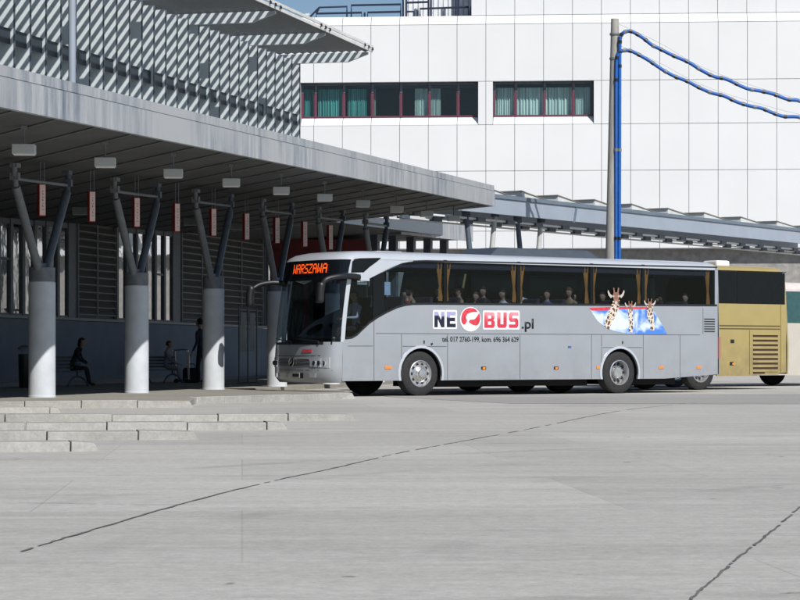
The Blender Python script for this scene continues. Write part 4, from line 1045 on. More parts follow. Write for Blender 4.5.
# giraffe picture
m, nt, bs = nodes('sky_decal'); bs.inputs['Roughness'].default_value = .4
tc = nt.nodes.new('ShaderNodeTexCoord'); n = nt.nodes.new('ShaderNodeTexNoise'); n.inputs['Scale'].default_value = 1.9; n.inputs['Detail'].default_value = 8; n.inputs['Distortion'].default_value = .5
r = nt.nodes.new('ShaderNodeValToRGB'); r.color_ramp.elements[0].position = .44; r.color_ramp.elements[1].position = .58
r.color_ramp.elements[0].color = (.07, .22, .68, 1); r.color_ramp.elements[1].color = (.66, .76, .92, 1)
nt.links.new(tc.outputs['Object'], n.inputs['Vector']); nt.links.new(n.outputs['Fac'], r.inputs[0]); nt.links.new(r.outputs[0], bs.inputs['Base Color'])
skyd = m
dec = [S2(*k) for k in ((589, 308.2), (602, 307.6), (620, 307.3), (640, 307.4), (650, 307.6), (655, 313), (661, 323), (667, 334.2), (655, 334.3), (640, 334.2), (628, 333.6), (617, 332), (606, 328), (597, 320.5))]
b = MB(); b.prism(dec, -.005, -.001); dc = b.build('picture_panel', skyd, bus)
b = MB(); b.prism([S2(*k) for k in ((589, 308), (612, 307), (651, 307), (651.5, 309), (630, 309), (611, 309.5), (600, 310.8), (591.5, 310.5))], -.008, -.0055); b.build('picture_border', M['redtext'], dc)
m, nt, bs = nodes('giraffe_coat'); bs.inputs['Roughness'].default_value = .5
tc = nt.nodes.new('ShaderNodeTexCoord'); v = nt.nodes.new('ShaderNodeTexVoronoi'); v.feature = 'DISTANCE_TO_EDGE'; v.inputs['Scale'].default_value = 10
r = nt.nodes.new('ShaderNodeValToRGB'); r.color_ramp.elements[0].position = .08; r.color_ramp.elements[1].position = .16
r.color_ramp.elements[0].color = (.72, .64, .52, 1); r.color_ramp.elements[1].color = (.13, .06, .045, 1)
nt.links.new(tc.outputs['Object'], v.inputs['Vector']); nt.links.new(v.outputs['Distance'], r.inputs[0]); nt.links.new(r.outputs[0], bs.inputs['Base Color'])
coat = m
brown = mat('giraffe_face', (.26, .13, .09), .6, 0, .3, 14); cream = mat('giraffe_cream', (.5, .47, .42), .6)
def giraffe(hx, hy, s, neck):
    def q(pts): return [S2(hx+s*a, hy+s*c) for a, c in pts]
    b = MB(); b.prism([S2(*k) for k in neck], -.012, -.0085); o = b.build('giraffe_neck', coat, dc)
    b = MB(); b.prism(q([(-3.2, -4.5), (-1.5, -6), (1.5, -6), (3.2, -4.5), (3.4, -1), (2.2, 3), (1.8, 6.5), (0, 8), (-1.8, 6.5), (-2.2, 3), (-3.4, -1)]), -.016, -.0125)
    for k in (-1, 1): b.prism(q([(k*1.2, -5.5), (k*2.6, -5.2), (k*3.2, -10.5), (k*1.9, -10.8)]), -.016, -.0125)
    b.build('giraffe_head', brown, dc)
    b = MB()
    for k in (-1, 1): b.prism(q([(k*3.2, -2.2), (k*6, -4), (k*8.4, -8.5), (k*8.9, -6.5), (k*7.8, -2.6), (k*5.4, .2)]), -.015, -.0118)
    b.prism(q([(-1.4, 3.4), (1.4, 3.4), (1.3, 6.4), (0, 7.2), (-1.3, 6.4)]), -.018, -.0162)
    for k in (-1, 1): b.prism(q([(k*1.9, -2.6), (k*3.2, -2.6), (k*3.0, -.8), (k*2.0, -.8)]), -.018, -.0162)
    b.build('giraffe_ear', cream, dc)
giraffe(615.7, 298.0, .95, [(603.5, 325.5), (606, 319), (609.5, 310), (612.5, 301), (619.5, 300), (618.5, 308), (615.5, 316), (612, 322), (609, 329.5)])
giraffe(630, 307.5, .62, [(628.8, 332.5), (628.6, 322), (627.6, 309), (632.8, 309), (632.6, 322), (632.6, 332.6)])
giraffe(649.5, 305.6, .66, [(650, 330), (650.5, 324), (647, 318), (646.5, 306), (652.5, 306), (653.5, 318), (654, 330.5)])

# driver and passengers
J, E, S = seated(.02, .32, .80, .44, .44, .03, 0)
def inbus(u, v, z): p = ORG+AX*u+AV*v; return (p.x, p.y, z)
person('driver in a pale shirt behind the windscreen of the silver coach', J, E, S, [M['clothwhite'], M['skin'], M['black'], M['clothdk']], inbus(1.55, .95, 1.02), RZB+math.pi, 'hairbr')
J, E, S = seated(.0, .25, .62, .42, .42, .03, 0)
pas = person('passenger', J, E, S, [M['clothdk'], M['skin'], M['black'], M['clothjean']], (0, 0, 0), RZB+math.pi, 'hairdk')
pbody = [c for c in pas.children if c.name.startswith('body')][0]
plist = [(408, 'clothred', 'red top'), (418, 'clothtan', 'tan top'), (432, 'clothdk', 'dark top'), (462, 'clothtan', 'tan jacket'), (474, 'clothgrey', 'grey top'), (486, 'clothdk', 'black top'), (499, 'clothwhite', 'white top'),
         (529, 'clothwhite', 'white shirt'), (543, 'clothblue', 'blue top'), (556, 'clothred', 'dark red top'), (568, 'clothtan', 'tan top'), (580, 'clothdk', 'dark jacket'), (604, 'clothgrey', 'grey shirt'), (665, 'clothred', 'red shirt'), (683, 'clothwhite', 'bright white shirt')]
wn = {1: 'first long side window', 2: 'second long side window', 3: 'third long side window', 4: 'window above the tall giraffe', 5: 'rearmost side window'}
for i, (px, cm, desc) in enumerate(plist):
    if i == 0: o = pas
    else: o = copytree(pas)
    u, _ = S2(px, 290, .5); u = 1.95+round((u-1.95)/.80)*.80+.0 if False else u
    o.location = inbus(u, .42+.25*(i % 2), 1.20+random.uniform(-.07, .04)); o.rotation_euler = (random.uniform(-.12, .12), random.uniform(-.16, .16), RZB+math.pi+random.uniform(-.9, .6)); k_ = random.uniform(.9, 1.0); o.scale = (k_, k_, k_)
    w_ = 1 if px < 445 else 2 if px < 519 else 3 if px < 592 else 4 if px < 643 else 5
    nth = sum(1 for q in plist[:i] if (1 if q[0] < 445 else 2 if q[0] < 519 else 3 if q[0] < 592 else 4 if q[0] < 643 else 5) == w_)
    ordn = ['frontmost', 'second', 'third', 'fourth', 'fifth'][nth]
    o['label'] = f'coach passenger in {desc}, {ordn} in the {wn[w_]}'; o['group'] = 'passengers inside the silver coach'
    bd = [c for c in o.children if c.name.startswith('body')][0]
    bd.material_slots[0].link = 'OBJECT'; bd.material_slots[0].material = M[cm]
    hr_ = [c for c in o.children if c.name.startswith('hair')][0]
    hr_.material_slots[0].link = 'OBJECT'; hr_.material_slots[0].material = M['hairbr' if i % 3 == 1 else 'hairdk']

# gold coach
GO = Vector((10.78, 63.65))-AX*11.95; S3 = side_of(GO)
gb = thing('coach', 'gold coach parked behind the silver one showing only its slatted rear', 'coach', (GO.x, GO.y, 0), RZB)
LG = 12.42
rows = [(.32, .05, .10, .10), (.42, 0, 0, .02), (.9, 0, 0, 0), (1.25, 0, .03, 0), (1.9, 0, .03, .03), (2.66, 0, .03, .06), (3.15, 0, .06, .10), (3.28, .03, .12, .15), (3.38, .10, .24, .24), (3.43, .25, .46, .4), (3.45, .5, .9, .7)]
sh, _, _ = coach_shell(gb, LG, rows, .52, .30, 2.4, .30, None, None, None, roofz=3.18)
sh['nose'].build('front_panel', M['gold'], gb, 50); sh['screen'].build('windscreen', M['goldglass'], gb, 50); sh['board'].build('destination_board', M['blackgloss'], gb, 50)
sh['pillar'].build('windscreen_pillar', M['gold'], gb, 50); sh['pillar2'].build('windscreen_pillar', M['gold'], gb, 50); sh['tail'].build('rear_panel', M['gold'], gb, 50); sh['roof'].build('roof', M['gold'], gb, 50)
urg = LG-.30-.03
ug1, ug2 = 2.7, 8.85
za = .52
lowg = [(.55, .38), (ug1-.6, .38)]+list(reversed(arch_pts(ug1, za, .6, .38)))+[(ug2-.6, .38)]+list(reversed(arch_pts(ug2, za, .6, .38)))+[(LG-1.6, .38), (urg, .46), (urg, 2.38), (.75, 2.38)]
for vv in (0, W-.05):
    b = MB(); b.prism(lowg, vv, vv+.05); b.build('side_panel', M['gold'], gb, bevel=.004)
    b = MB(); b.prism([(.95, 3.36-.0), (.95, 3.30), (urg, 3.30), (urg, 3.17), (urg, 3.17)][:0] or [(1.0, 3.28), (urg, 3.28), (urg-.0, 3.30), (1.0, 3.30)], vv, vv+.05); b.build('cantrail', M['blackgloss'], gb)
    for k in range(6):
        a = .95+k*(urg-1.0)/6; c = .95+(k+1)*(urg-1.0)/6
        b = MB(); b.box((a+.003, vv-.004, 2.39), (c-.003, vv+.03, 3.262)); b.build('side_window', M['blackgloss'], gb, bevel=.003)
b = MB(); b.box((.8, .45, .40), (LG-.6, W-.45, 1.3)); b.build('underbody', M['dark'], gb)
b = MB()
for vv in (.10, W-.45): b.box((ug2-.7, vv+.3, .4), (ug2+.7, vv+.34, 1.25))
b.each('wheel_housing', M['dark'], gb)
wheel(gb, ug1, .52, .02); wheel(gb, ug2, .52, .02, True); wheel(gb, ug1, .52, W-.02, far=True); wheel(gb, ug2, .52, W-.02, True, far=True)
gapm = mat('gold_panel_gap', (.10, .075, .03), .8)
b = MB()
def gl_(xa, xb, ya, yb):
    a, z0 = S3(xa, yb); c, z1 = S3(xb, ya); b.box((min(a, c), -.004, min(z0, z1)), (max(a, c), .0, max(z0, z1)))
gl_(719, 780, 325.6, 326.3); gl_(719, 780, 328.6, 329.2); gl_(749.3, 749.8, 330, 374.5); gl_(780.4, 780.8, 304, 372.5)
b.build('panel_gap', gapm, gb)
a, z0 = S3(752, 375); c, z1 = S3(778.5, 334); z0 += 0; b = MB(); b.box((a, -.006, z0), (c, 0, z1)); grl = b.build('engine_grille', M['gold'], gb, bevel=.004)
b = MB(); N = 9
for k in range(N):
    zz = z0+.06+(z1-z0-.12)*k/(N-1); cc = c if k else a+(c-a)*.5
    b.box((a+.03, -.010, zz-.028), (cc-.03, -.0065, zz+.024))
b.build('grille_slot', mat('grille_dark', (.05, .02, .012), .8), grl)
b = MB(); zz = z0+.08
for k in range(N): zz = z0+.06+(z1-z0-.12)*k/(N-1); b.hexa([(a+.03, -.010, zz+.026), (c-.03, -.010, zz+.026), (c-.03, -.002, zz+.05), (a+.03, -.002, zz+.05)], [(a+.03, -.026, zz+.03), (c-.03, -.026, zz+.03), (c-.03, -.006, zz+.054), (a+.03, -.006, zz+.054)])
b.build('grille_slat', M['gold'], grl)
for px, py in ((732.3, 341.3), (731.5, 363.6)):
    u, z = S3(px, py); b = MB(); b.box((u-.07, -.01, z-.05), (u+.07, 0, z+.05)); o = b.build('flap', M['black'], gb, bevel=.006)
    if py > 350: b = MB(); b.box((u+.02, -.014, z-.03), (u+.10, -.0101, z+.02)); b.build('lens', M['orange'], o)
u, z = S3(746, 260); b = MB(); b.box((u-.25, .9, 3.44), (u+.25, 1.5, 3.62)); b.build('roof_vent', M['white'], gb, bevel=.05)
b = MB(); b.box((LG-.15, .35, 1.0), (LG+.01, .52, 1.4)); b.box((LG-.15, W-.52, 1.0), (LG+.01, W-.35, 1.4)); b.build('tail_lamp', M['redlens'], gb, bevel=.02)
b = MB(); u, z = S3(757, 280); b.box((u-.07, -.001, z-.25), (u+.07, .0035, z+.15)); b.build('window_sticker', mat('grey_sticker', (.06, .07, .08), .5), gb)

# beige coach
BO = GO+AV*4.3+AX*(10.5); S4 = side_of(BO)
bc = thing('coach', 'beige coach with teal glass at the right edge behind the gold coach', 'coach', (BO.x, BO.y, 0), RZB)
LC = 11.5
rows = [(.32, .05, .10, .10), (.42, 0, 0, 0), (1.25, 0, .03, 0), (1.9, 0, .03, .03), (2.66, 0, .03, .03), (2.98, 0, .06, .04), (3.10, .03, .12, .1), (3.18, .10, .24, .2), (3.22, .4, .6, .5)]
sh, _, _ = coach_shell(bc, LC, rows, .4, .3, 2.4, .2, None, None, None, dz0=2.7, roofz=3.0)
rm = mat('pinkish_white_roof', (.62, .56, .53), .5)
sh['nose'].build('front_panel', M['beige'], bc, 50); sh['screen'].build('windscreen', M['goldglass'], bc, 50); sh['board'].build('destination_board', M['blackgloss'], bc, 50)
sh['pillar'].build('windscreen_pillar', M['beige'], bc, 50); sh['pillar2'].build('windscreen_pillar', M['beige'], bc, 50); sh['tail'].build('rear_panel', M['beige'], bc, 50); sh['roof'].build('roof', rm, bc, 50)
lowb = [(.45, .34), (.75, .34)]+list(reversed(arch_pts(1.4, .5, .58, .34)))+[(7.0, .34)]+list(reversed(arch_pts(7.6, .5, .58, .34)))+[(LC-.3, .4), (LC-.3, 1.95), (.5, 1.95)]
for vv in (0, W-.05):
    b = MB(); b.prism(lowb, vv, vv+.05); b.build('side_panel', M['beige'], bc)
    b = MB(); b.box((.75, vv+.003, 2.93), (LC-.3, vv+.05, 3.0)); b.build('cantrail', rm, bc)
    for k in range(6):
        a = .62+k*1.7; b = MB(); b.box((a+.02, vv+.006, 1.96), (min(a+1.68, LC-.3), vv+.03, 2.925)); b.build('side_window', M['tealglass'], bc)
b = MB(); b.box((.7, .45, .40), (LC-.5, W-.45, 1.3)); b.build('underbody', M['dark'], bc)
for uu in (1.4, 7.6): wheel(bc, uu, .5, .03, r=.5); wheel(bc, uu, .5, W-.03, far=True, r=.5)

# ------------------------------------------------------------------ white office building
BY = 115.0; ang = math.atan(-.07); bld = thing('office_building', 'large white panel clad office block with two strips of windows', 'building', (0, BY, 0), ang)
s0 = F/BY
bx = lambda px: (px-400)/s0
bz = lambda py: CH+(HZ-py)/s0
PW = 28.75/s0; XL = bx(-130); XR = bx(400)+52
xs = []; x = bx(428.3)
while x > XL: x -= PW
while x < XR: xs.append(x); x += PW
zrow = [bz(249), bz(231.5), bz(171.5), bz(125.3), bz(82), bz(25)]
b = MB(); gap = .024
w1a, w1b, w2a, w2b = bx(300), bx(478), bx(493), bx(593)
def inwin(x0, x1): return (x1 > w1a+.1 and x0 < w1b-.1), (x1 > w2a+.1 and x0 < w2b-.1)
panels = MB()
for xa, xb in zip(xs[:-1], xs[1:]):
    for j in range(5):
        z0, z1 = zrow[j], zrow[j+1]
        segs = [(xa, xb)]
        if j == 3:     # window storey: cut
            out = []
            for a, c in segs:
                for (p0, p1) in ((-1e9, w1a), (w1b, w2a), (w2b, 1e9)):
                    q0, q1 = max(a, p0), min(c, p1)
                    if q1-q0 > .05: out.append((q0, q1))
            segs = out
        for a, c in segs: panels.box((a+gap/2, 0, z0+gap/2), (c-gap/2, .3, z1-gap/2))
# sloped bevel ledge at the top
zt0, zt1 = bz(25), bz(15.5)
for xa, xb in zip(xs[:-1], xs[1:]):
    panels.hexa([(xa+gap/2, 0, zt0+.01), (xb-gap/2, 0, zt0+.01), (xb-gap/2, .5, zt0+.01), (xa+gap/2, .5, zt0+.01)], [(xa+gap/2, .36, zt1), (xb-gap/2, .36, zt1), (xb-gap/2, .5, zt1), (xa+gap/2, .5, zt1)])
    if xa > bx(471)-.9:
        a = max(xa, bx(471))
        for z0, z1 in ((zt1+.03, zt1+3.3), (zt1+3.33, zt1+6.6)): panels.box((a+gap/2, .38, z0), (xb-gap/2, .6, z1))
panels.build('wall_panel', M['whitepanel'], bld)
b = MB()
zs0, zs1 = zrow[3]-.02, zrow[4]+.02
b.box((XL, .1, zrow[0]-.0), (w1a, 18, zt0)); b.box((w1a, .1, zrow[0]), (w2b, 18, zrow[3]-.03)); b.box((w1a, .1, zrow[4]+.03), (w2b, 18, zt0)); b.box((w1b+.02, .1, zrow[3]-.03), (w2a-.02, 4, zrow[4]+.03)); b.box((w2b, .1, zrow[0]), (XR, 18, zt0))
b.box((bx(471), .45, zt0), (XR, 18, zt1+6.6)); b.box((XL, .45, zt0), (bx(471), 18, zt1-.03)); b.box((w1a, 6, zrow[3]-.03), (w2b, 18, zrow[4]+.03))
b.build('wall_core', M['seam'], bld)
b = MB(); b.box((XL, .7, 0), (XR, 17, zrow[0]-.002)); b.build('ground_floor_wall', M['conc'], bld)
b = MB(); b.box((XL, .02, zrow[0]-.03), (XR, 1.0, zrow[0]-.003)); b.build('overhang_soffit', M['seam'], bld)
# window strips
def winstrip(wa, wb, marks, curt_):
    zb, zt = zrow[3]+.0, zrow[4]
    zsill = bz(116.5)
    # sloped sill
    s = MB(); cuts = [wa]+[x for x in xs if wa+.1 < x < wb-.1]+[wb]
    for a, c in zip(cuts[:-1], cuts[1:]): s.hexa([(a+.01, .0, zb-.0), (c-.01, .0, zb), (c-.01, .5, zb), (a+.01, .5, zb)], [(a+.01, .0, zb+.02), (c-.01, .0, zb+.02), (c-.01, .5, zsill), (a+.01, .5, zsill)])
    s.build('window_sill', M['whitepanel'], bld)
    s = MB(); s.box((wb-.03, .3, zsill+.0), (wb+.0, .6, zt)); s.box((wa, .5, zsill+.01), (wb-.04, 5.5, zsill+.05)); s.build('window_reveal', M['intdark'], bld)
    s = MB(); s.box((wa, 3.2, zsill+.06), (wb, 3.3, zt)); s.build('room_wall', M['intdark'], bld)
    cuts = [wa]+marks+[wb]
    for i, (a, c) in enumerate(zip(cuts[:-1], cuts[1:])):
        f = MB(); f.box((a, .44, zsill+.01), (a+.11, .56, zt-.22)); f.box((a+.11, .45, zsill+.01), (c, .55, zsill+.08)); f.box((c-.0001-.04, .46, zsill+.08), (c-.0001, .55, zt-.02))
        f.cur = 1; f.box((a, .42, zt-.5), (a+.12, .58, zt-.0)) ; f.box((a+.12, .45, zt-.1), (c-.05, .55, zt))
        fo = f.build('window', [M['mullion'], M['steeldk']], bld)
        g_ = MB(); g_.add([(a+.11, .5, zsill+.08), (c-.04, .5, zsill+.08), (c-.04, .5, zt-.1), (a+.11, .5, zt-.1)], [(0, 1, 2, 3)]); g_.build('pane', M['officeglass'], fo, fix=False)
        for (ca, cb, mm) in curt_.get(i, []):
            n_ = 30; vs = []; A_ = a+(c-a)*ca; B_ = a+(c-a)*cb
            for k in range(n_+1):
                X_ = A_+(B_-A_)*k/n_; yy = .8+.06*math.sin(k*1.9)+.02*math.sin(k*.7); vs += [(X_, yy, zsill+.06), (X_, yy, zt-.25)]
            q = MB(); q.add(vs, [(2*k, 2*k+2, 2*k+3, 2*k+1) for k in range(n_)]); q.build('curtain', M[mm], fo, 30)
P_ = [x for x in xs if w1a+.3 < x < w1b-.3]
winstrip(w1a, w1b, P_, {0: [(0, 1, 'curtainteal')], 1: [(.1, .95, 'curtainteal')], 2: [(.15, .8, 'curtainteal')], 3: [(.0, .12, 'curtaingrey')], 4: [(.5, .98, 'curtaingrey')], 5: [(.05, .4, 'curtaingrey')]})
P_ = [x for x in xs if w2a+.3 < x < w2b-.3]
winstrip(w2a, w2b, P_, {0: [(0, 1, 'curtaingrey')], 1: [(0, 1, 'curtaingrey')], 2: [(0, 1, 'curtaingrey')], 3: [(0, .85, 'curtaingrey')]})
# roof: ribbed plant screen
b = MB(); x = bx(401)
while x < bx(470): b.box((x, 2.0, zt1-.1), (x+.2, 2.1, zt1+2.6)); x += .26
b.box((bx(401), 2.1, zt1-.1), (bx(471), 2.3, zt1+2.6)); b.build('plant_screen', M['screen'], bld)
# railing sections on the roof
def rail(loops, label):
    rt = thing('roof_railing', label, 'railing', (0, BY, 0), ang, 'railings on the office roof')
    b = MB()
    for pts in loops: b.tube([(bx(p[0]), .9, bz(p[1])) for p in pts], .055, 6)
    b.build('rail', M['railblue'], rt)
rail([[(303, 18), (317, 3.8), (345, 3.2), (345, 18)], [(314, 18), (314, 10), (360, 9.5), (360, 18)], [(317, 3.8), (314, 10)]], 'dark blue roof railing section with a slanting left end')
rail([[(349.5, 18), (349.5, 2), (399.5, 1.6), (399.5, 18)], [(366, 18), (366, 9.4), (399, 9)], [(363, 18), (363, 9.4)]], 'dark blue low roof railing section in the middle against the sky')
rail([[(402, 18), (402, -20)], [(405, 18), (405, -20)], [(405, 0), (427, -.5)], [(413, 18), (413, 9), (404, 9)], [(427.5, 18), (427.5, -20)], [(430, 18), (430, -20)]], 'tall dark railing posts at the left of the ribbed screen')
rail([[(419, 18), (419, 6.3), (468, 5), (468, 18)], [(416.5, 18), (416.5, 8)], [(455, 18), (455, -20)], [(457.5, 18), (457.5, -20)], [(470.5, 18), (470.5, 4.5)]], 'dark railing in front of the ribbed screen next to the white upper wall')
rt = thing('security_camera', 'small white camera on a bracket at the left end of the roof railing', 'camera', (bx(304), BY+.9+.4, 0), ang)
b = MB(); b.tube([(-.0, 0, bz(12.5)), (.25, 0, bz(11))], [.14, .10], 12); b.build('housing', M['lampbox'], rt, 40)
b = MB(); b.tube([(.1, 0, bz(12)), (.1, 0, bz(18.5))], .03, 8); b.build('bracket', M['railblue'], rt)

# ------------------------------------------------------------------ long blue grey walkway roof at the right
def rp(px, py, Y): return Vector(((px-400)*Y/F, Y, CH+(HZ-py)*Y/F))
LA = rp(462, 190.4, 74.2); LZ = rp(800, 228.6, 102.0)
dl = (LZ-LA); ex = 1.25
wk = thing('walkway_canopy', 'long blue grey walkway roof with sawtooth skylights crossing in front of the white block', 'canopy', (LA.x, LA.y, 0), 0)
def wp(s, off=0.0, dz=0.0):       # s 0..1 from near end; off = behind the face
    p = LA+dl*s; nr = Vector((-dl.y, dl.x, 0)).normalized(); p = p+nr*off; return (p.x-LA.x, p.y-LA.y, p.z+dz)
def beam(name, m, s0_, s1_, o0, o1, z0, z1, n=10):
    b = MB()
    for k in range(n):
        a = s0_+(s1_-s0_)*k/n; c = s0_+(s1_-s0_)*(k+1)/n
        b.hexa([wp(a, o0, z0), wp(c, o0, z0), wp(c, o1, z0), wp(a, o1, z0)], [wp(a, o0, z1), wp(c, o0, z1), wp(c, o1, z1), wp(a, o1, z1)])
    return b.build(name, m, wk)
beam('side_beam', M['ribbon'], 0, ex, 0, .14, -.66, -.135, 1)
beam('cap', M['ribbondk'], 0, ex, -.05, .3, -.13, 0, 1)
beam('roof_sheet', M['ribbondk'], 0, ex, .31, 3.0, -.12, -.06, 1)
beam('side_beam', M['ribbon'], 0, ex, 3.01, 3.15, -.66, -.05, 1)
Ltot = Vector((dl.x, dl.y)).length
# skylight teeth
sp = 36/F
def s_at(px):
    a = (px-400)/F; return (a*LA.y-LA.x)/(dl.x-a*dl.y)
for px in (494, 530, 566, 602.5, 639.5, 675.5, 711.5, 748, 784, 820):
    s0_ = s_at(px); s1_ = s_at(px+26); b = MB()
    b.hexa([wp(s0_, .32, -.0), wp(s1_, .32, -.0), wp(s1_, 2.9, .0), wp(s0_, 2.9, .0)], [wp(s0_, .32, .24), wp(s1_, .32, .01), wp(s1_, 2.9, .01), wp(s0_, 2.9, .24)])
    o = b.build('skylight', M['roofmetal'], wk)
    b = MB(); b.hexa([wp(s0_-.002, .29, .243), wp(s1_, .29, .013), wp(s1_, 2.93, .013), wp(s0_-.002, 2.93, .243)], [wp(s0_-.002, .29, .275), wp(s1_, .29, .035), wp(s1_, 2.93, .035), wp(s0_-.002, 2.93, .275)]); b.build('skylight_edge', mat('skylight_flashing', (.22, .2, .17), .7) if px == 494 else bpy.data.materials['skylight_flashing'], o)
# lattice soffit: rails with blocks
b = MB()
for off in (.5, 1.6, 2.6):
    for dz in (-.84,): b.hexa([wp(-.28, off, dz), wp(ex, off, dz-.1), wp(ex, off+.08, dz-.1), wp(-.28, off+.08, dz)], [wp(-.28, off, dz+.06), wp(ex, off, dz-.04), wp(ex, off+.08, dz-.04), wp(-.28, off+.08, dz+.06)])
b.each('lattice_rail', M['whitepanel'], wk)
b = MB(); k = 0; s = -.28
while s < ex-.02:
    off = (.42, 1.5)[k % 2]; q = -.1*(s+.28)/(ex+.28)
    b.hexa([wp(s, off, -.90+q), wp(s+.017, off, -.90+q), wp(s+.017, off+.2, -.90+q), wp(s, off+.2, -.90+q)], [wp(s, off, -.76+q), wp(s+.017, off, -.76+q), wp(s+.017, off+.2, -.76+q), wp(s, off+.2, -.76+q)]); s += .034; k += 1
b.each('lattice_block', M['steeldk'], wk)
# raking struts
strip_m, nt, bs = nodes('slatted_light_strut'); bs.inputs['Base Color'].default_value = (.3, .31, .33, 1)
for k, (xb_, xt_) in enumerate(((472, 466), (490, 495), (522, 517.5), (537, 541))):
    Yk = (LA.y+(LZ.y-LA.y)*s_at(xt_))+1.2
    a = rp(xb_, 272, Yk); c = rp(xt_, 214 if k < 2 else 220 if k < 4 else 225, Yk); g0 = rp(xb_-(xt_-xb_)*1.6, 372, Yk)
    g0 = a+(a-c)*((a.z-.0)/(c.z-a.z)); b = MB(); o_ = Vector((LA.x, LA.y, 0))
    b.tube([g0-o_, c-o_], [.13, .085], 12)
    b.build('strut', M['steeldk'] if k % 2 == 0 else M['lampbox'], wk, 40)
    b = MB(); b.box((c.x-LA.x-.14, c.y-LA.y-.12, c.z-.1), (c.x-LA.x+.14, c.y-LA.y+.12, c.z+.22)); b.build('strut_head', M['steeldk'], wk)
    if k in (1, 3): b = MB(); cp = rp(((472, 466), 0, (522, 517.5), 0, (570, 565), 0)[k-1][1], (214, 0, 220, 0, 225)[k-1], Yk); b.tube([cp-o_+Vector((0, 0, -.15)), c-o_+Vector((0, 0, -.25))], .035, 8); b.build('tie_bar', M['lampbox'], wk)
# joint in the beam near the pole
b = MB(); s = s_at(573); b.hexa([wp(s, -.03, -.7), wp(s+.004, -.03, -.7), wp(s+.004, 0, -.7), wp(s, 0, -.7)], [wp(s+.008, -.03, .0), wp(s+.012, -.03, .0), wp(s+.012, 0, .0), wp(s+.008, 0, .0)]); b.build('beam_joint', M['ribbondk'], wk)

# second low canopy behind
Y2 = 84.0
p0 = rp(401.5, 217, 84); p1 = rp(473, 226, 93.0); z0 = p0.z; d2 = Vector((p1.x-p0.x, p1.y-p0.y)); L2 = d2.length; rz2 = math.atan2(d2.y, d2.x); ri = (p1.z-p0.z)/L2
c2 = thing('platform_canopy', 'lower grey canopy with square posts seen under the end of the long one', 'canopy', (p0.x, p0.y, 0), rz2)
b = MB(); b.hexa([(0, 0, z0-.64), (L2, 0, p1.z-.64), (L2, .06, p1.z-.64), (0, .06, z0-.64)], [(0, 0, z0), (L2, 0, p1.z), (L2, .06, p1.z), (0, .06, z0)]); b.build('fascia', M['fascia'], c2)
b = MB(); b.hexa([(0, .065, z0-.58), (L2, .065, p1.z-.58), (L2, 7, p1.z-.58), (0, 7, z0-.58)], [(0, .065, z0-.06), (L2, .065, p1.z-.06), (L2, 7, p1.z-.06), (0, 7, z0-.06)]); b.build('roof_deck', M['soffit'], c2)
b = MB(); b.hexa([(-.06, 0, z0-.64), (-.004, 0, z0-.64), (-.004, 7, z0-.64), (-.06, 7, z0-.64)], [(-.06, 0, z0), (-.004, 0, z0), (-.004, 7, z0), (-.06, 7, z0)]); b.build('end_fascia', M['ribbondk'], c2)
for k in range(5):
    t = .3+k*(L2-.6)/4; b = MB(); b.box((t-.15, 1.0, 0), (t+.15, 1.3, z0+ri*t-.585)); b.build('post', M['steeldk'], c2)

# red clad pavilion beyond the terminal
rd = thing('pavilion', 'dark red clad pavilion seen under the canopy above the coach roof', 'building', (rp(270, 300, 83).x, 83, 0), 0)
wR = rp(366.5, 300, 83).x-rp(270, 300, 83).x; zR = rp(300, 239.5, 83).z
b = MB(); b.box((0, 0, 0), (wR, 6, zR-.45)); b.build('wall', M['redboard'], rd)
b = MB(); b.box((-.05, -.05, zR-.448), (wR+.05, 6.05, zR)); b.build('fascia_band', M['redboard'], rd)
b = MB()
for k in range(3): b.box((.25+k*1.15, -.01, .3), (1.25+k*1.15, .0, 3.6))
b.build('window', M['blackgloss'], rd)

# ------------------------------------------------------------------ pole with blue hoses
PY = 74.0; ps = F/PY
pt = rp(615, 19, PY)
pole = thing('utility_pole', 'tall tapering concrete pole standing behind the silver coach', 'pole', (rp(610.5, 255, PY).x, PY, 0), 0)
dx = pt.x-rp(610.5, 255, PY).x
b = MB(); b.tube([(-.03, 0, -.05), (dx, 0, pt.z)], [.235, .13], 20); b.build('shaft', M['pole'], pole, 40)
b = MB()
for z in (pt.z-.5, pt.z-1.3, 6.2, 4.6): b.lathe([(.17, -.03), (.17, .03)], (dx*z/pt.z, 0, z), 20, 'z')
b.build('band', M['steel'], pole, 40)
hz_ = lambda px, py, dy=0: rp(px, py, PY-.18+dy)
def hose(pts, label, r=.055):
    P = catmull(pts, 10); b = MB(); b.tube(P, r, 10)
    o = b.build('blue_hose', M['bluepipe'], smooth=50)
    for k in range(2, len(P)-2, 9):
        d = (P[k+1]-P[k]).normalized()*.05; q = MB(); q.tube([P[k]-d, P[k]+d], r*1.18, 8); q.build('cable_tie', M['black'] if k % 4 else M['steel'], o, 40)
    return tag(o, label, 'hose', 'blue hoses on the pole')
h1 = [hz_(619.3, 392), hz_(619.3, 250), hz_(619.6, 150), hz_(619.8, 60), hz_(620.2, 40), hz_(622.5, 33.5), hz_(628, 31.2), hz_(634, 32.5), hz_(643, 38), hz_(652, 45), hz_(660, 49), hz_(674, 56), hz_(688, 62), hz_(701, 70), hz_(714, 76.5), hz_(727, 79.5), hz_(746, 88.2), hz_(760, 91), hz_(773, 94), hz_(788, 99.5), hz_(800, 101), hz_(830, 110), hz_(900, 131, 0)]
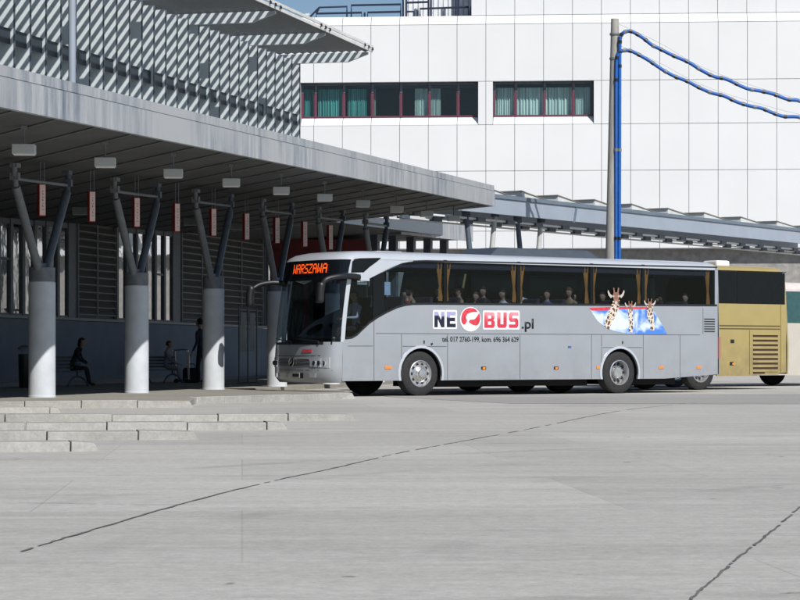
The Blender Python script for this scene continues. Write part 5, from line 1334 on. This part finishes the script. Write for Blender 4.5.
h2 = [hz_(616, 392), hz_(616, 250), hz_(616, 150), hz_(616.3, 75), hz_(617.5, 56), hz_(621, 51.5), hz_(627, 50.5), hz_(634, 52.3), hz_(648, 60), hz_(663, 70), hz_(675, 76.5), hz_(687, 81.2), hz_(700, 88), hz_(712, 93), hz_(724, 96), hz_(737, 102), hz_(750, 106), hz_(762, 108.5), hz_(773, 113), hz_(784, 116.5), hz_(800, 117.3), hz_(830, 124), hz_(900, 140, 0)]
hose(h1, 'upper blue corrugated hose climbing the pole and sagging off to the right', .057)
hose(h2, 'lower blue hose on the pole whose sagging run hangs beneath the upper one', .057)
for pts, lab in (((hz_(619, 24), hz_(660, 43), hz_(700, 66), hz_(760, 88), hz_(830, 107)), 'thin steel wire carrying the upper blue hose'), ((hz_(619, 45), hz_(660, 63), hz_(700, 84), hz_(760, 104), hz_(830, 122)), 'thin steel wire carrying the lower blue hose')):
    b = MB(); b.tube(catmull(pts, 8), .008, 5); tag(b.build('support_wire', M['lampbox']), lab, 'wire')

# ------------------------------------------------------------------ light, sky, camera
Ls = Vector((.569, -.962, 1.0)).normalized()
el = math.asin(Ls.z); az = math.atan2(Ls.x, Ls.y)
w = bpy.data.worlds.new('World'); scene.world = w; w.use_nodes = True; nt = w.node_tree
sk = nt.nodes.new('ShaderNodeTexSky'); sk.sky_type = 'NISHITA'; sk.sun_disc = False; sk.sun_elevation = el; sk.sun_rotation = az; sk.air_density = 1.0; sk.dust_density = .2; sk.ozone_density = 3.5
nt.links.new(sk.outputs[0], nt.nodes['Background'].inputs[0]); nt.nodes['Background'].inputs[1].default_value = .072
sl = bpy.data.lights.new('sun', 'SUN'); sl.energy = 4.5; sl.angle = R(.53); sl.color = (1, .965, .92)
so = bpy.data.objects.new('sun', sl); col.objects.link(so); so.rotation_euler = Ls.to_track_quat('Z', 'Y').to_euler(); so.location = (30, -30, 50)
cam = bpy.data.cameras.new('camera'); co = bpy.data.objects.new('camera', cam); col.objects.link(co)
co.location = (0, 0, CH); co.rotation_euler = (R(90), 0, 0); cam.sensor_width = 36; cam.lens = F/800*36; cam.shift_y = (HZ-300)/800
cam.clip_end = 5000; cam.clip_start = .1
scene.camera = co
scene.render.engine = 'CYCLES'
scene.cycles.max_bounces = 6; scene.cycles.transparent_max_bounces = 12
scene.view_settings.view_transform = 'Standard'; scene.view_settings.look = 'None'; scene.view_settings.gamma = 1; scene.view_settings.use_curve_mapping = False
scene.view_settings.exposure = .07
